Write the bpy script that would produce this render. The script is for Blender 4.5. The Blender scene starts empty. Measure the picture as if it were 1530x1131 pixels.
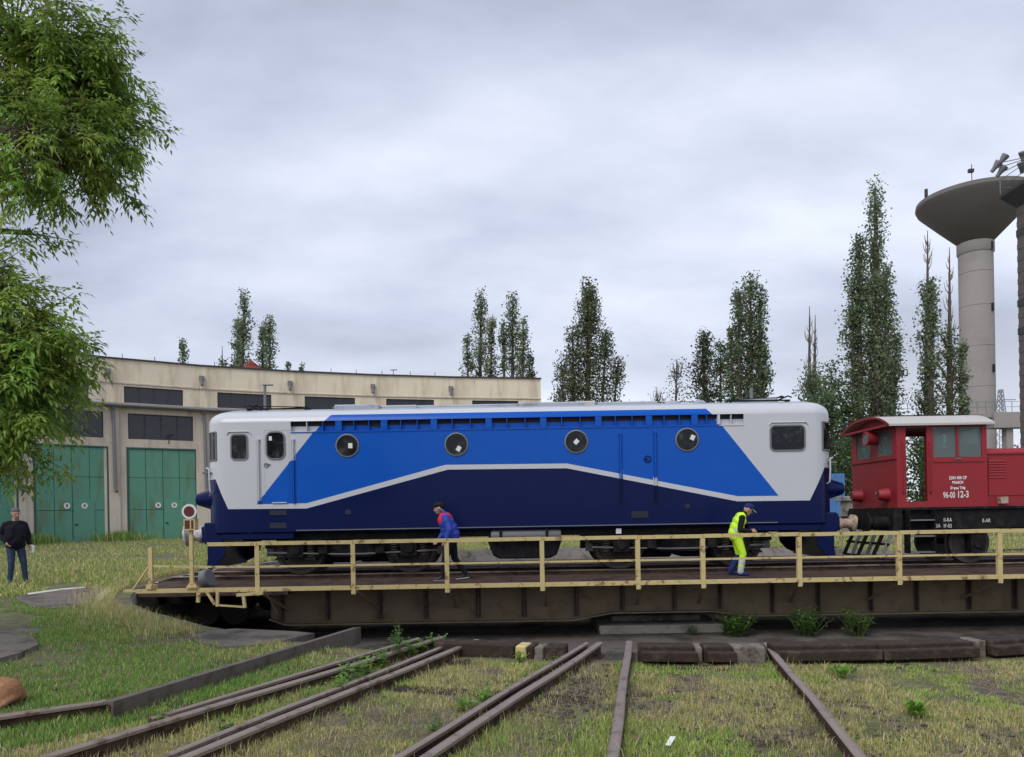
import bpy, bmesh, math, random
import numpy as np
from mathutils import Vector, Matrix

random.seed(7)
RNG = np.random.default_rng(11)
S = bpy.context.scene
COL = S.collection
R = math.radians

# ------------------------------------------------------------------ camera, sky, sun, exposure
CZ, FPX, ROLL = 1.55, 1143.0, 0.0170          # eye height, focal length in photo pixels, camera roll
PX0, PY0 = 765.0, 767.0
cd = bpy.data.cameras.new('camera'); cam = bpy.data.objects.new('camera', cd); COL.objects.link(cam)
cam.location = (0, 0, CZ); cam.rotation_euler = (math.pi/2, ROLL, 0)
cd.sensor_width = 36; cd.lens = FPX/1530*36; cd.shift_y = (PY0-565.5)/1530
cd.clip_start = 0.1; cd.clip_end = 3000
S.camera = cam

W = bpy.data.worlds.new('World'); S.world = W; W.use_nodes = True
def build_world():
    nt = W.node_tree; N = nt.nodes; L = nt.links
    N.clear()
    out = N.new('ShaderNodeOutputWorld'); bg = N.new('ShaderNodeBackground')
    sky = N.new('ShaderNodeTexSky'); sky.sky_type = 'NISHITA'; sky.sun_disc = False
    sky.sun_elevation = R(48); sky.sun_rotation = R(215); sky.dust_density = 3
    tc = N.new('ShaderNodeTexCoord')
    sep = N.new('ShaderNodeSeparateXYZ'); L.new(tc.outputs['Generated'], sep.inputs[0])
    zz = N.new('ShaderNodeMath'); zz.operation = 'MAXIMUM'; L.new(sep.outputs['Z'], zz.inputs[0]); zz.inputs[1].default_value = 0.0
    za = N.new('ShaderNodeMath'); za.operation = 'ADD'; L.new(zz.outputs[0], za.inputs[0]); za.inputs[1].default_value = 0.30
    dx = N.new('ShaderNodeMath'); dx.operation = 'DIVIDE'; L.new(sep.outputs['X'], dx.inputs[0]); L.new(za.outputs[0], dx.inputs[1])
    dy = N.new('ShaderNodeMath'); dy.operation = 'DIVIDE'; L.new(sep.outputs['Y'], dy.inputs[0]); L.new(za.outputs[0], dy.inputs[1])
    cmb = N.new('ShaderNodeCombineXYZ'); L.new(dx.outputs[0], cmb.inputs[0]); L.new(dy.outputs[0], cmb.inputs[1])
    mp = N.new('ShaderNodeMapping'); mp.inputs['Rotation'].default_value = (0, 0, R(-24)); mp.inputs['Scale'].default_value = (0.8, 1.25, 1); mp.inputs['Location'].default_value = (3.1, 1.35, 0)
    L.new(cmb.outputs[0], mp.inputs[0])
    n1 = N.new('ShaderNodeTexNoise'); n1.inputs['Scale'].default_value = 0.8; n1.inputs['Detail'].default_value = 5; n1.inputs['Roughness'].default_value = 0.42; n1.inputs['Distortion'].default_value = 0.15
    L.new(mp.outputs[0], n1.inputs['Vector'])
    n2 = N.new('ShaderNodeTexNoise'); n2.inputs['Scale'].default_value = 2.6; n2.inputs['Detail'].default_value = 5; n2.inputs['Roughness'].default_value = 0.55
    L.new(mp.outputs[0], n2.inputs['Vector'])
    mx = N.new('ShaderNodeMix'); mx.data_type = 'FLOAT'; mx.inputs['Factor'].default_value = 0.25
    L.new(n1.outputs['Fac'], mx.inputs['A']); L.new(n2.outputs['Fac'], mx.inputs['B'])
    cr = N.new('ShaderNodeValToRGB'); e = cr.color_ramp.elements
    e[0].position = 0.38; e[0].color = (0.34, 0.375, 0.475, 1)
    e[1].position = 0.60; e[1].color = (0.80, 0.85, 0.99, 1)
    m = e.new(0.48); m.color = (0.53, 0.58, 0.72, 1)
    L.new(mx.outputs['Result'], cr.inputs[0])
    # thinner, brighter cloud towards the horizon (all round)
    hz = N.new('ShaderNodeMapRange'); hz.inputs['From Min'].default_value = 0.0; hz.inputs['From Max'].default_value = 0.30
    hz.inputs['To Min'].default_value = 0.75; hz.inputs['To Max'].default_value = 0.0; hz.interpolation_type = 'SMOOTHSTEP'
    L.new(zz.outputs[0], hz.inputs['Value'])
    hm = N.new('ShaderNodeMix'); hm.data_type = 'RGBA'; hm.inputs['B'].default_value = (0.86, 0.9, 1.0, 1)
    L.new(hz.outputs[0], hm.inputs['Factor']); L.new(cr.outputs[0], hm.inputs['A'])
    # sky above the cloud deck adds a little blue
    sc = N.new('ShaderNodeVectorMath'); sc.operation = 'SCALE'; sc.inputs['Scale'].default_value = 0.06; L.new(sky.outputs[0], sc.inputs[0])
    fm = N.new('ShaderNodeMix'); fm.data_type = 'RGBA'; fm.inputs['Factor'].default_value = 0.9
    L.new(sc.outputs[0], fm.inputs['A']); L.new(hm.outputs['Result'], fm.inputs['B'])
    L.new(fm.outputs['Result'], bg.inputs['Color']); bg.inputs['Strength'].default_value = 0.93
    L.new(bg.outputs[0], out.inputs['Surface'])
build_world()
sd = bpy.data.lights.new('sun', 'SUN'); sd.energy = 1.5; sd.angle = R(35); sd.color = (1.0, 0.97, 0.92)
sun = bpy.data.objects.new('sun', sd); COL.objects.link(sun); sun.location = (-10, -10, 30)
sun.rotation_euler = Vector((0.38, 0.55, -0.74)).to_track_quat('-Z', 'Y').to_euler()
S.view_settings.view_transform = 'Standard'; S.view_settings.look = 'None'
S.view_settings.exposure = 0.36; S.view_settings.gamma = 1.0; S.view_settings.use_curve_mapping = False
S.cycles.use_denoising = True
S.cycles.max_bounces = 6

# ------------------------------------------------------------------ helpers
def at(px, py, d):
    """photo pixel + distance from the eye -> point of the place"""
    c, s = math.cos(ROLL), math.sin(ROLL)
    dx, dy = px-PX0, py-PY0
    return Vector(((dx*c-dy*s)/FPX*d, d, CZ+(-dx*s-dy*c)/FPX*d))
def on(px, py, z):
    c, s = math.cos(ROLL), math.sin(ROLL)
    dx, dy = px-PX0, py-PY0
    v = -dx*s-dy*c
    return at(px, py, (z-CZ)*FPX/v)

def tag(o, label, cat, group=None, kind=None):
    o['label'] = label; o['category'] = cat
    if group: o['group'] = group
    if kind: o['kind'] = kind
    return o
def struct(o):
    o['kind'] = 'structure'; return o
def empty(name, loc=(0, 0, 0), rz=0, parent=None):
    o = bpy.data.objects.new(name, None); COL.objects.link(o); o.location = loc; o.rotation_euler = (0, 0, rz); o.empty_display_size = 0.2
    o.parent = parent; return o
def link(name, me, parent=None, loc=None, rz=None):
    o = bpy.data.objects.new(name, me); COL.objects.link(o); o.parent = parent
    if loc is not None: o.location = loc
    if rz is not None: o.rotation_euler = (0, 0, rz)
    return o
def copy_tree(o, parent=None):
    c = o.copy(); COL.objects.link(c); c.parent = parent
    for ch in list(o.children): copy_tree(ch, c)
    return c

class MB:
    """collects shapes for one mesh"""
    def __init__(s): s.v = []; s.f = []; s.m = []
    def add(s, vs, fs, m=0):
        o = len(s.v); s.v += [tuple(p) for p in vs]; s.f += [tuple(i+o for i in f) for f in fs]; s.m += [m]*len(fs); return s
    def box(s, x0, x1, y0, y1, z0, z1, m=0, M=None):
        vs = [Vector((x, y, z)) for z in (z0, z1) for y in (y0, y1) for x in (x0, x1)]
        if M is not None: vs = [M @ p for p in vs]
        return s.add(vs, [(0, 2, 3, 1), (4, 5, 7, 6), (0, 1, 5, 4), (2, 6, 7, 3), (0, 4, 6, 2), (1, 3, 7, 5)], m)
    def bar(s, a, b, w, h, m=0, up=(0, 0, 1)):
        a, b = Vector(a), Vector(b); d = (b-a); L = d.length; d.normalize()
        up = Vector(up); sd_ = d.cross(up)
        if sd_.length < 1e-4: sd_ = d.cross(Vector((1, 0, 0)))
        sd_.normalize(); u2 = sd_.cross(d)
        vs = [p+sd_*w/2*i+u2*h/2*j for p in (a, b) for (i, j) in ((-1, -1), (1, -1), (1, 1), (-1, 1))]
        return s.add(vs, [(3, 2, 1, 0), (4, 5, 6, 7), (0, 1, 5, 4), (1, 2, 6, 5), (2, 3, 7, 6), (3, 0, 4, 7)], m)
    def cyl(s, a, b, r, r2=None, n=12, m=0, cap=True):
        a, b = Vector(a), Vector(b); r2 = r if r2 is None else r2
        d = (b-a).normalized(); x = d.orthogonal().normalized(); y = d.cross(x)
        vs = [p+(x*math.cos(2*math.pi*k/n)+y*math.sin(2*math.pi*k/n))*q for p, q in ((a, r), (b, r2)) for k in range(n)]
        fs = [(k, (k+1) % n, n+(k+1) % n, n+k) for k in range(n)]
        if cap: fs += [tuple(range(n-1, -1, -1)), tuple(range(n, 2*n))]
        return s.add(vs, fs, m)
    def tube(s, pts, r, n=6, m=0):
        pts = [Vector(p) for p in pts]; rs = r if hasattr(r, '__len__') else [r]*len(pts)
        vs = []; x = None
        for i, p in enumerate(pts):
            d = (pts[min(i+1, len(pts)-1)]-pts[max(i-1, 0)]).normalized()
            x = d.orthogonal().normalized() if x is None else (x-d*x.dot(d)).normalized()
            y = d.cross(x)
            vs += [p+(x*math.cos(2*math.pi*k/n)+y*math.sin(2*math.pi*k/n))*rs[i] for k in range(n)]
        fs = [(i*n+k, i*n+(k+1) % n, (i+1)*n+(k+1) % n, (i+1)*n+k) for i in range(len(pts)-1) for k in range(n)]
        fs += [tuple(range(n-1, -1, -1)), tuple(range((len(pts)-1)*n, len(pts)*n))]
        return s.add(vs, fs, m)
    def lathe(s, prof, c=(0, 0, 0), n=24, m=0, M=None, cap=True):
        vs = []
        for r, z in prof:
            for k in range(n):
                p = Vector((r*math.cos(2*math.pi*k/n), r*math.sin(2*math.pi*k/n), z))
                vs.append((M @ p if M is not None else p)+Vector(c))
        fs = [(i*n+k, i*n+(k+1) % n, (i+1)*n+(k+1) % n, (i+1)*n+k) for i in range(len(prof)-1) for k in range(n)]
        if cap and prof[0][0] > 2e-3: fs.append(tuple(range(n-1, -1, -1)))
        if cap and prof[-1][0] > 2e-3: fs.append(tuple(range((len(prof)-1)*n, len(prof)*n)))
        return s.add(vs, fs, m)
    def prism(s, poly, y0, y1, m=0, M=None):
        """poly in xz, swept along y"""
        n = len(poly); vs = [Vector((x, y, z)) for y in (y0, y1) for x, z in poly]
        if M is not None: vs = [M @ p for p in vs]
        fs = [tuple(range(n)), tuple(range(2*n-1, n-1, -1))]+[(k, n+k, n+(k+1) % n, (k+1) % n) for k in range(n)]
        return s.add(vs, fs, m)
    def mesh(s, name, mats, smooth=None, fix=True, bevel=0):
        me = bpy.data.meshes.new(name); me.from_pydata(s.v, [], s.f)
        mats = mats if isinstance(mats, (list, tuple)) else [mats]
        for a in mats: me.materials.append(a)
        if len(mats) > 1: me.polygons.foreach_set('material_index', s.m)
        if fix or bevel:
            bm = bmesh.new(); bm.from_mesh(me)
            bmesh.ops.recalc_face_normals(bm, faces=bm.faces)
            if bevel:
                ed = [e for e in bm.edges if len(e.link_faces) == 2 and e.calc_face_angle(0) > 0.9]
                bmesh.ops.bevel(bm, geom=ed, offset=bevel, segments=1, affect='EDGES', profile=0.5)
            bm.to_mesh(me); bm.free()
        if smooth:
            me.polygons.foreach_set('use_smooth', [True]*len(me.polygons)); me.set_sharp_from_angle(angle=R(smooth))
        me.update(); return me
    def build(s, name, mats, parent=None, smooth=None, loc=None, rz=None, bevel=0):
        return link(name, s.mesh(name, mats, smooth, True, bevel), parent, loc, rz)

def wall_mesh(u0, u1, v0, v1, t, holes, mat, name):
    """wall in local xz, front face at y=0, thickness t to +y, with openings (a,b,c,d)"""
    us = sorted({u0, u1}|{h[0] for h in holes}|{h[1] for h in holes}); vs_ = sorted({v0, v1}|{h[2] for h in holes}|{h[3] for h in holes})
    b = MB(); idx = {}
    def vid(i, j, k):
        if (i, j, k) not in idx: idx[(i, j, k)] = len(b.v); b.v.append((us[i], t*k, vs_[j]))
        return idx[(i, j, k)]
    nu, nv = len(us)-1, len(vs_)-1
    def solid(i, j):
        if not (0 <= i < nu and 0 <= j < nv): return False
        cu, cv = (us[i]+us[i+1])/2, (vs_[j]+vs_[j+1])/2
        return not any(h[0] < cu < h[1] and h[2] < cv < h[3] for h in holes)
    for i in range(nu):
        for j in range(nv):
            if not solid(i, j): continue
            b.f.append((vid(i, j, 0), vid(i+1, j, 0), vid(i+1, j+1, 0), vid(i, j+1, 0)))
            b.f.append((vid(i, j+1, 1), vid(i+1, j+1, 1), vid(i+1, j, 1), vid(i, j, 1)))
            if not solid(i-1, j): b.f.append((vid(i, j, 0), vid(i, j+1, 0), vid(i, j+1, 1), vid(i, j, 1)))
            if not solid(i+1, j): b.f.append((vid(i+1, j, 0), vid(i+1, j, 1), vid(i+1, j+1, 1), vid(i+1, j+1, 0)))
            if not solid(i, j-1): b.f.append((vid(i, j, 0), vid(i, j, 1), vid(i+1, j, 1), vid(i+1, j, 0)))
            if not solid(i, j+1): b.f.append((vid(i, j+1, 0), vid(i+1, j+1, 0), vid(i+1, j+1, 1), vid(i, j+1, 1)))
    b.m = [0]*len(b.f)
    return b.mesh(name, mat)

# ------------------------------------------------------------------ materials
def mat(name, col, rough=0.7, metal=0.0, var=0.12, scale=6.0, col2=None, fac2=0.5, scale2=1.2, streak=False, bump=0.0, bscale=40.0, coat=0.0, spec=0.5, edge=0.12):
    m = bpy.data.materials.new(name); m.use_nodes = True
    nt = m.node_tree; N = nt.nodes; L = nt.links; p = N['Principled BSDF']
    p.inputs['Roughness'].default_value = rough; p.inputs['Metallic'].default_value = metal
    p.inputs['Coat Weight'].default_value = coat; p.inputs['Coat Roughness'].default_value = 0.08; p.inputs['Specular IOR Level'].default_value = spec if rough < .78 else 0.15
    tc = N.new('ShaderNodeTexCoord')
    n1 = N.new('ShaderNodeTexNoise'); n1.inputs['Scale'].default_value = scale; n1.inputs['Detail'].default_value = 6; n1.inputs['Roughness'].default_value = 0.62
    L.new(tc.outputs['Object'], n1.inputs['Vector'])
    a = N.new('ShaderNodeMix'); a.data_type = 'RGBA'
    a.inputs['A'].default_value = tuple(c*(1-var) for c in col)+(1,); a.inputs['B'].default_value = tuple(min(1, c*(1+var)) for c in col)+(1,)
    L.new(n1.outputs['Fac'], a.inputs['Factor']); last = a.outputs['Result']
    if col2 is not None:
        mp = N.new('ShaderNodeMapping'); L.new(tc.outputs['Object'], mp.inputs[0])
        if streak: mp.inputs['Scale'].default_value = (1, 1, 0.18)
        n2 = N.new('ShaderNodeTexNoise'); n2.inputs['Scale'].default_value = scale2; n2.inputs['Detail'].default_value = 8; n2.inputs['Roughness'].default_value = 0.68
        L.new(mp.outputs[0], n2.inputs['Vector'])
        r = N.new('ShaderNodeMapRange'); r.inputs['From Min'].default_value = 0.74-fac2*0.5; r.inputs['From Max'].default_value = 0.74-fac2*0.5+edge
        L.new(n2.outputs['Fac'], r.inputs['Value'])
        bb = N.new('ShaderNodeMix'); bb.data_type = 'RGBA'; bb.inputs['B'].default_value = tuple(col2)+(1,)
        L.new(r.outputs[0], bb.inputs['Factor']); L.new(last, bb.inputs['A']); last = bb.outputs['Result']
    L.new(last, p.inputs['Base Color'])
    if bump:
        n3 = N.new('ShaderNodeTexNoise'); n3.inputs['Scale'].default_value = bscale; n3.inputs['Detail'].default_value = 5; L.new(tc.outputs['Object'], n3.inputs['Vector'])
        bp = N.new('ShaderNodeBump'); bp.inputs['Strength'].default_value = bump; bp.inputs['Distance'].default_value = 0.02
        L.new(n3.outputs['Fac'], bp.inputs['Height']); L.new(bp.outputs[0], p.inputs['Normal'])
    return m
def leafmat(name, trans=0.45, rough=0.5):
    m = bpy.data.materials.new(name); m.use_nodes = True
    nt = m.node_tree; N = nt.nodes; L = nt.links; p = N['Principled BSDF']; o = N['Material Output']
    at_ = N.new('ShaderNodeAttribute'); at_.attribute_name = 'col'
    p.inputs['Roughness'].default_value = rough; p.inputs['Specular IOR Level'].default_value = 0.35
    L.new(at_.outputs['Color'], p.inputs['Base Color'])
    t = N.new('ShaderNodeBsdfTranslucent'); L.new(at_.outputs['Color'], t.inputs['Color'])
    mx = N.new('ShaderNodeMixShader'); mx.inputs[0].default_value = trans
    L.new(p.outputs[0], mx.inputs[1]); L.new(t.outputs[0], mx.inputs[2]); L.new(mx.outputs[0], o.inputs['Surface'])
    return m

M = {}
M['white'] = mat('loco_white_paint', (0.54, 0.55, 0.58), 0.3, var=0.04, scale=2, coat=0.1, bump=0.12, bscale=1.6)
M['blue'] = mat('loco_blue_paint', (0.002, 0.088, 0.46), 0.3, var=0.06, scale=2, coat=0.06, spec=0.2, bump=0.12, bscale=1.6)
M['navy'] = mat('loco_navy_paint', (0.0025, 0.0085, 0.062), 0.28, var=0.12, scale=2, coat=0.03, spec=0.15, bump=0.14, bscale=1.6)
M['roofgrey'] = mat('loco_roof_grey', (0.36, 0.39, 0.44), 0.5, var=0.1, scale=3, col2=(0.25, 0.27, 0.3), fac2=0.45)
M['under'] = mat('underframe_black', (0.008, 0.008, 0.009), 0.7, var=0.4, scale=8, spec=0.2, col2=(0.022, 0.019, 0.017), fac2=0.5, scale2=5)
M['steel'] = mat('worn_wheel_steel', (0.075, 0.06, 0.055), 0.55, 0.3, var=0.2, scale=9)
M['tread'] = mat('rail_head_steel', (0.27, 0.21, 0.175), 0.42, 0.3, var=0.22, scale=14, col2=(0.13, 0.08, 0.055), fac2=0.42, scale2=6)
M['rust'] = mat('rail_rust', (0.085, 0.052, 0.036), 0.85, var=0.35, scale=18, col2=(0.04, 0.027, 0.022), fac2=0.5, scale2=5, bump=0.4, bscale=60)
M['glass'] = mat('dark_window_glass', (0.008, 0.009, 0.011), 0.08, var=0.2, scale=2, spec=0.25, col2=(0.05, 0.05, 0.048), fac2=0.44, scale2=4)
M['rubber'] = mat('grey_window_rubber', (0.16, 0.17, 0.18), 0.6)
M['paper'] = mat('white_paper', (0.75, 0.75, 0.73), 0.8, var=0.03)
M['lightgrey'] = mat('light_grey_metal', (0.15, 0.155, 0.16), 0.6, var=0.15, scale=5)
M['yellow'] = mat('pale_yellow_rail_paint', (0.56, 0.445, 0.20), 0.7, var=0.15, scale=5, col2=(0.22, 0.12, 0.055), fac2=0.38, scale2=6, edge=0.08)
M['deck'] = mat('bridge_deck_brown', (0.082, 0.052, 0.04), 0.8, var=0.3, scale=5, col2=(0.035, 0.026, 0.024), fac2=0.5, scale2=2.5, bump=0.3)
M['girder'] = mat('girder_olive_brown', (0.20, 0.158, 0.10), 0.78, var=0.18, scale=3, col2=(0.10, 0.06, 0.036), fac2=0.47, scale2=1.4, edge=0.3)
M['concrete'] = mat('old_concrete', (0.29, 0.27, 0.245), 0.9, var=0.2, scale=3, col2=(0.14, 0.125, 0.11), fac2=0.5, scale2=1.6, bump=0.5)
M['pitfloor'] = mat('pit_floor_concrete', (0.13, 0.118, 0.105), 0.9, var=0.25, scale=2, col2=(0.06, 0.052, 0.045), fac2=0.52, scale2=0.8, bump=0.5)
M['timber'] = mat('tarred_timber', (0.042, 0.03, 0.024), 0.9, var=0.35, scale=10, col2=(0.085, 0.062, 0.048), fac2=0.42, scale2=7, bump=0.7, bscale=25)
M['asphalt'] = mat('cracked_asphalt', (0.16, 0.14, 0.122), 0.92, var=0.25, scale=9, col2=(0.085, 0.075, 0.062), fac2=0.5, scale2=1.8, bump=0.6)
M['kerbwhite'] = mat('whitewashed_kerb', (0.6, 0.58, 0.55), 0.9, var=0.15, scale=9, col2=(0.3, 0.27, 0.24), fac2=0.45, scale2=4)
M['cream'] = mat('cream_plaster', (0.80, 0.70, 0.53), 0.92, var=0.08, scale=1.2, col2=(0.44, 0.34, 0.24), fac2=0.56, scale2=0.55, streak=True, edge=0.22)
M['greyplaster'] = mat('stained_grey_plaster', (0.60, 0.52, 0.43), 0.93, var=0.14, scale=1.4, col2=(0.29, 0.225, 0.175), fac2=0.52, scale2=0.8, streak=True, edge=0.25)
M['greendoor'] = mat('green_door_paint', (0.10, 0.28, 0.195), 0.65, var=0.14, scale=1.2, col2=(0.12, 0.16, 0.08), fac2=0.46, scale2=1.5, streak=True, edge=0.18)
M['doorframe'] = mat('dark_green_frame', (0.03, 0.09, 0.065), 0.6)
M['roofdark'] = mat('dark_roof_felt', (0.07, 0.068, 0.07), 0.9, var=0.25)
M['zinc'] = mat('zinc_pipe', (0.2, 0.205, 0.215), 0.5, 0.3, var=0.2)
M['bldglass'] = mat('dusty_dark_glass', (0.022, 0.024, 0.032), 0.25, var=0.3, scale=0.6)
M['black'] = mat('black_marking', (0.015, 0.015, 0.015), 0.7)
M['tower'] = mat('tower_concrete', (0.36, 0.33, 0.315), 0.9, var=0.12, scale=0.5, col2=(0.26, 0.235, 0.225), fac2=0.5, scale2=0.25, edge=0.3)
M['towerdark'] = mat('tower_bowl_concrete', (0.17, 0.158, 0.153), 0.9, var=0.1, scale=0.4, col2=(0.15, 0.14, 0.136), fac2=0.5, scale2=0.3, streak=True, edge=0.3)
M['brick'] = mat('dark_grey_masonry', (0.13, 0.115, 0.105), 0.9, var=0.2, scale=2)
M['red'] = mat('shunter_red_paint', (0.285, 0.014, 0.021), 0.55, var=0.12, scale=2.5, col2=(0.2, 0.02, 0.028), fac2=0.45, scale2=1.5, edge=0.3)
M['redroof'] = mat('red_tile_roof', (0.2, 0.045, 0.035), 0.8)
M['silver'] = mat('silver_roof_paint', (0.48, 0.46, 0.43), 0.5, var=0.15, scale=3)
M['cabin'] = mat('cab_interior', (0.16, 0.19, 0.185), 0.8, var=0.2)
M['cabglass'] = mat('dusty_cab_glass', (0.13, 0.165, 0.165), 0.15, var=0.35, scale=3)
M['lettering'] = mat('white_lettering', (0.72, 0.70, 0.68), 0.6)
M['plastic'] = mat('brown_wrap', (0.46, 0.36, 0.28), 0.35, var=0.3, scale=9, col2=(0.22, 0.12, 0.07), fac2=0.5, scale2=9, bump=0.8, bscale=14)
M['clearplastic'] = mat('crumpled_plastic_wrap', (0.52, 0.5, 0.49), 0.2, var=0.25, scale=14, col2=(0.25, 0.22, 0.22), fac2=0.45, scale2=14, bump=1.0, bscale=16)
M['bark'] = mat('grey_bark', (0.12, 0.095, 0.075), 0.9, var=0.3, scale=8, bump=0.6)
M['twig'] = mat('pale_dead_twig', (0.2, 0.16, 0.135), 0.9, var=0.3)
M['leaf'] = leafmat('leaf_green')
M['grass'] = leafmat('grass_blades', 0.25, 0.6)
M['farmetal'] = mat('galvanised_lattice', (0.25, 0.26, 0.28), 0.6)
M['signred'] = mat('signal_red_glass', (0.12, 0.018, 0.016), 0.4, var=0.2)
M['bluewagon'] = mat('blue_container_paint', (0.07, 0.2, 0.45), 0.6, var=0.15, scale=2)

# ------------------------------------------------------------------ ground and turntable pit
TC = Vector((3.2, 19.45, 0)); TR = 11.55; PITZ = -1.12
RAILZ = 0.15; FRZ = 0.10                       # rail tops: bridge, foreground
def vnoise(x, y, seed=0):
    xi = np.floor(x).astype(int); yi = np.floor(y).astype(int); fx = x-xi; fy = y-yi
    fx = fx*fx*(3-2*fx); fy = fy*fy*(3-2*fy)
    def h(a, b):
        n = (a*374761393+b*668265263+seed*69069) & 0x7fffffff
        n = ((n ^ (n >> 13))*1274126177) & 0x7fffffff
        return ((n ^ (n >> 16)) & 0xffff)/65535.0
    return (h(xi, yi)*(1-fx)+h(xi+1, yi)*fx)*(1-fy)+(h(xi, yi+1)*(1-fx)+h(xi+1, yi+1)*fx)*fy
def fbm(x, y, seed=0, o=4):
    t = 0; a = 0.5; s = 0
    for k in range(o): t = t+a*vnoise(x*2**k, y*2**k, seed+k*17); s += a; a *= 0.5
    return t/s
def gz(x, y):
    x = np.asarray(x, float); y = np.asarray(y, float)
    z = -0.012+0.05*(fbm(x*0.9, y*0.9, 3)-0.5)+0.03*(fbm(x*4, y*4, 5)-0.5)
    z = z+0.10*np.clip((-1.5-x-0.0*y)/3.0, 0, 1)*np.clip((y-8)/3, 0, 1)     # verge left of the tracks
    z = z+np.clip((y-16)/30, 0, 1)*0.22
    z = z+np.clip((y-80)/200, 0, 1)*0.4
    return z
def build_ground():
    na = 720
    rr = [TR+0.02]; step = 0.11
    while rr[-1] < 900:
        rr.append(rr[-1]+step); step *= (1.0 if rr[-1] < 19.5 else 1.10)
    rr = np.array(rr); th = np.linspace(0, 2*np.pi, na, endpoint=False)
    X = TC.x+rr[:, None]*np.cos(th)[None]; Y = TC.y+rr[:, None]*np.sin(th)[None]; Z = gz(X, Y)
    nr = len(rr); v = np.stack([X, Y, Z], -1).reshape(-1, 3)
    i = np.arange(nr-1)[:, None]*na; k = np.arange(na)[None]; k2 = (k+1) % na
    f = np.stack([i+k, i+na+k, i+na+k2, i+k2], -1).reshape(-1, 4)
    me = bpy.data.meshes.new('ground')
    me.vertices.add(len(v)); me.vertices.foreach_set('co', v.ravel())
    me.loops.add(f.size); me.loops.foreach_set('vertex_index', f.ravel().astype(np.int32))
    me.polygons.add(len(f)); me.polygons.foreach_set('loop_start', np.arange(0, f.size, 4, dtype=np.int32)); me.polygons.foreach_set('loop_total', np.full(len(f), 4, np.int32))
    me.polygons.foreach_set('use_smooth', np.ones(len(f), bool))
    me.update(calc_edges=True); me.validate()
    m = bpy.data.materials.new('ground_soil_and_turf'); m.use_nodes = True
    nt = m.node_tree; N = nt.nodes; L = nt.links; p = N['Principled BSDF']; p.inputs['Roughness'].default_value = 0.95
    tc = N.new('ShaderNodeTexCoord')
    def noise(sc, det=8, ro=0.65, vec=None):
        n = N.new('ShaderNodeTexNoise'); n.inputs['Scale'].default_value = sc; n.inputs['Detail'].default_value = det; n.inputs['Roughness'].default_value = ro
        L.new(vec or tc.outputs['Object'], n.inputs['Vector']); return n.outputs['Fac']
    def ramp(fac, stops):
        r = N.new('ShaderNodeValToRGB'); e = r.color_ramp.elements
        while len(e) < len(stops): e.new(0.5)
        for q, (pos, c) in zip(e, stops): q.position = pos; q.color = tuple(c)+(1,)
        L.new(fac, r.inputs[0]); return r.outputs[0]
    soil = ramp(noise(9), [(0.3, (0.05, 0.036, 0.026)), (0.5, (0.11, 0.083, 0.06)), (0.72, (0.22, 0.17, 0.125))])
    turf = ramp(noise(5), [(0.28, (0.055, 0.062, 0.02)), (0.5, (0.12, 0.125, 0.045)), (0.75, (0.22, 0.195, 0.095))])
    w = noise(0.55, 7, 0.7)
    mr = N.new('ShaderNodeMapRange'); mr.inputs['From Min'].default_value = 0.40; mr.inputs['From Max'].default_value = 0.52; L.new(w, mr.inputs['Value'])
    mx = N.new('ShaderNodeMix'); mx.data_type = 'RGBA'; L.new(mr.outputs[0], mx.inputs['Factor']); L.new(soil, mx.inputs['A']); L.new(turf, mx.inputs['B'])
    L.new(mx.outputs['Result'], p.inputs['Base Color'])
    bp = N.new('ShaderNodeBump'); bp.inputs['Strength'].default_value = 0.8; bp.inputs['Distance'].default_value = 0.03; L.new(noise(22), bp.inputs['Height']); L.new(bp.outputs[0], p.inputs['Normal'])
    me.materials.append(m)
    struct(link('ground', me))
build_ground()
b = MB(); b.lathe([(0.001, 0), (TR+0.3, 0)], (TC.x, TC.y, PITZ), 96, cap=False)
struct(b.build('pit_floor', M['pitfloor']))
b = MB()
n = 160
for k in range(n):
    a0, a1 = 2*math.pi*k/n, 2*math.pi*(k+1)/n
    def rp(r, a, z): return (TC.x+r*math.cos(a), TC.y+r*math.sin(a), z)
    def tz(a): return float(gz(TC.x+(TR+.1)*math.cos(a), TC.y+(TR+.1)*math.sin(a)))+(0.025 if math.sin(a) > .15 else -0.03)
    z0_, z1_ = tz(a0), tz(a1)
    b.add([rp(TR, a0, PITZ-0.05), rp(TR, a1, PITZ-0.05), rp(TR, a1, z1_), rp(TR, a0, z0_), rp(TR+0.14, a0, z0_), rp(TR+0.14, a1, z1_), rp(TR+0.14, a0, -0.3), rp(TR+0.14, a1, -0.3)],
          [(0, 1, 2, 3), (3, 2, 5, 4), (4, 5, 7, 6)])
pw = b.build('pit_wall', M['concrete']); struct(pw)
b = MB()
b.lathe([(TR-0.78, PITZ+0.004), (TR-0.78, PITZ+0.14), (TR-0.70, PITZ+0.14), (TR-0.70, PITZ+0.004)], (TC.x, TC.y, 0), 128, cap=False)
ring = b.build('ring_rail', M['rust']); tag(ring, 'rusty circular rail running round the floor of the turntable pit', 'rail')
# pivot block
pv = empty('pivot_foundation', (TC.x, TC.y, PITZ)); tag(pv, 'stepped concrete pivot block under the middle of the turntable bridge', 'foundation')
b = MB(); b.box(-1.35, 1.35, -2.9, 2.9, 0.003, 0.2); b.build('lower_step', M['concrete'], pv, bevel=0.02)
b = MB(); b.box(-1.0, 1.0, -2.2, 2.2, 0.172, 0.32); b.build('upper_step', M['concrete'], pv, bevel=0.02)
b = MB(); b.cyl((0, 0, 0.322), (0, 0, 0.75), 0.55, n=24); b.build('pivot_bearing', M['under'], pv)

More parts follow.
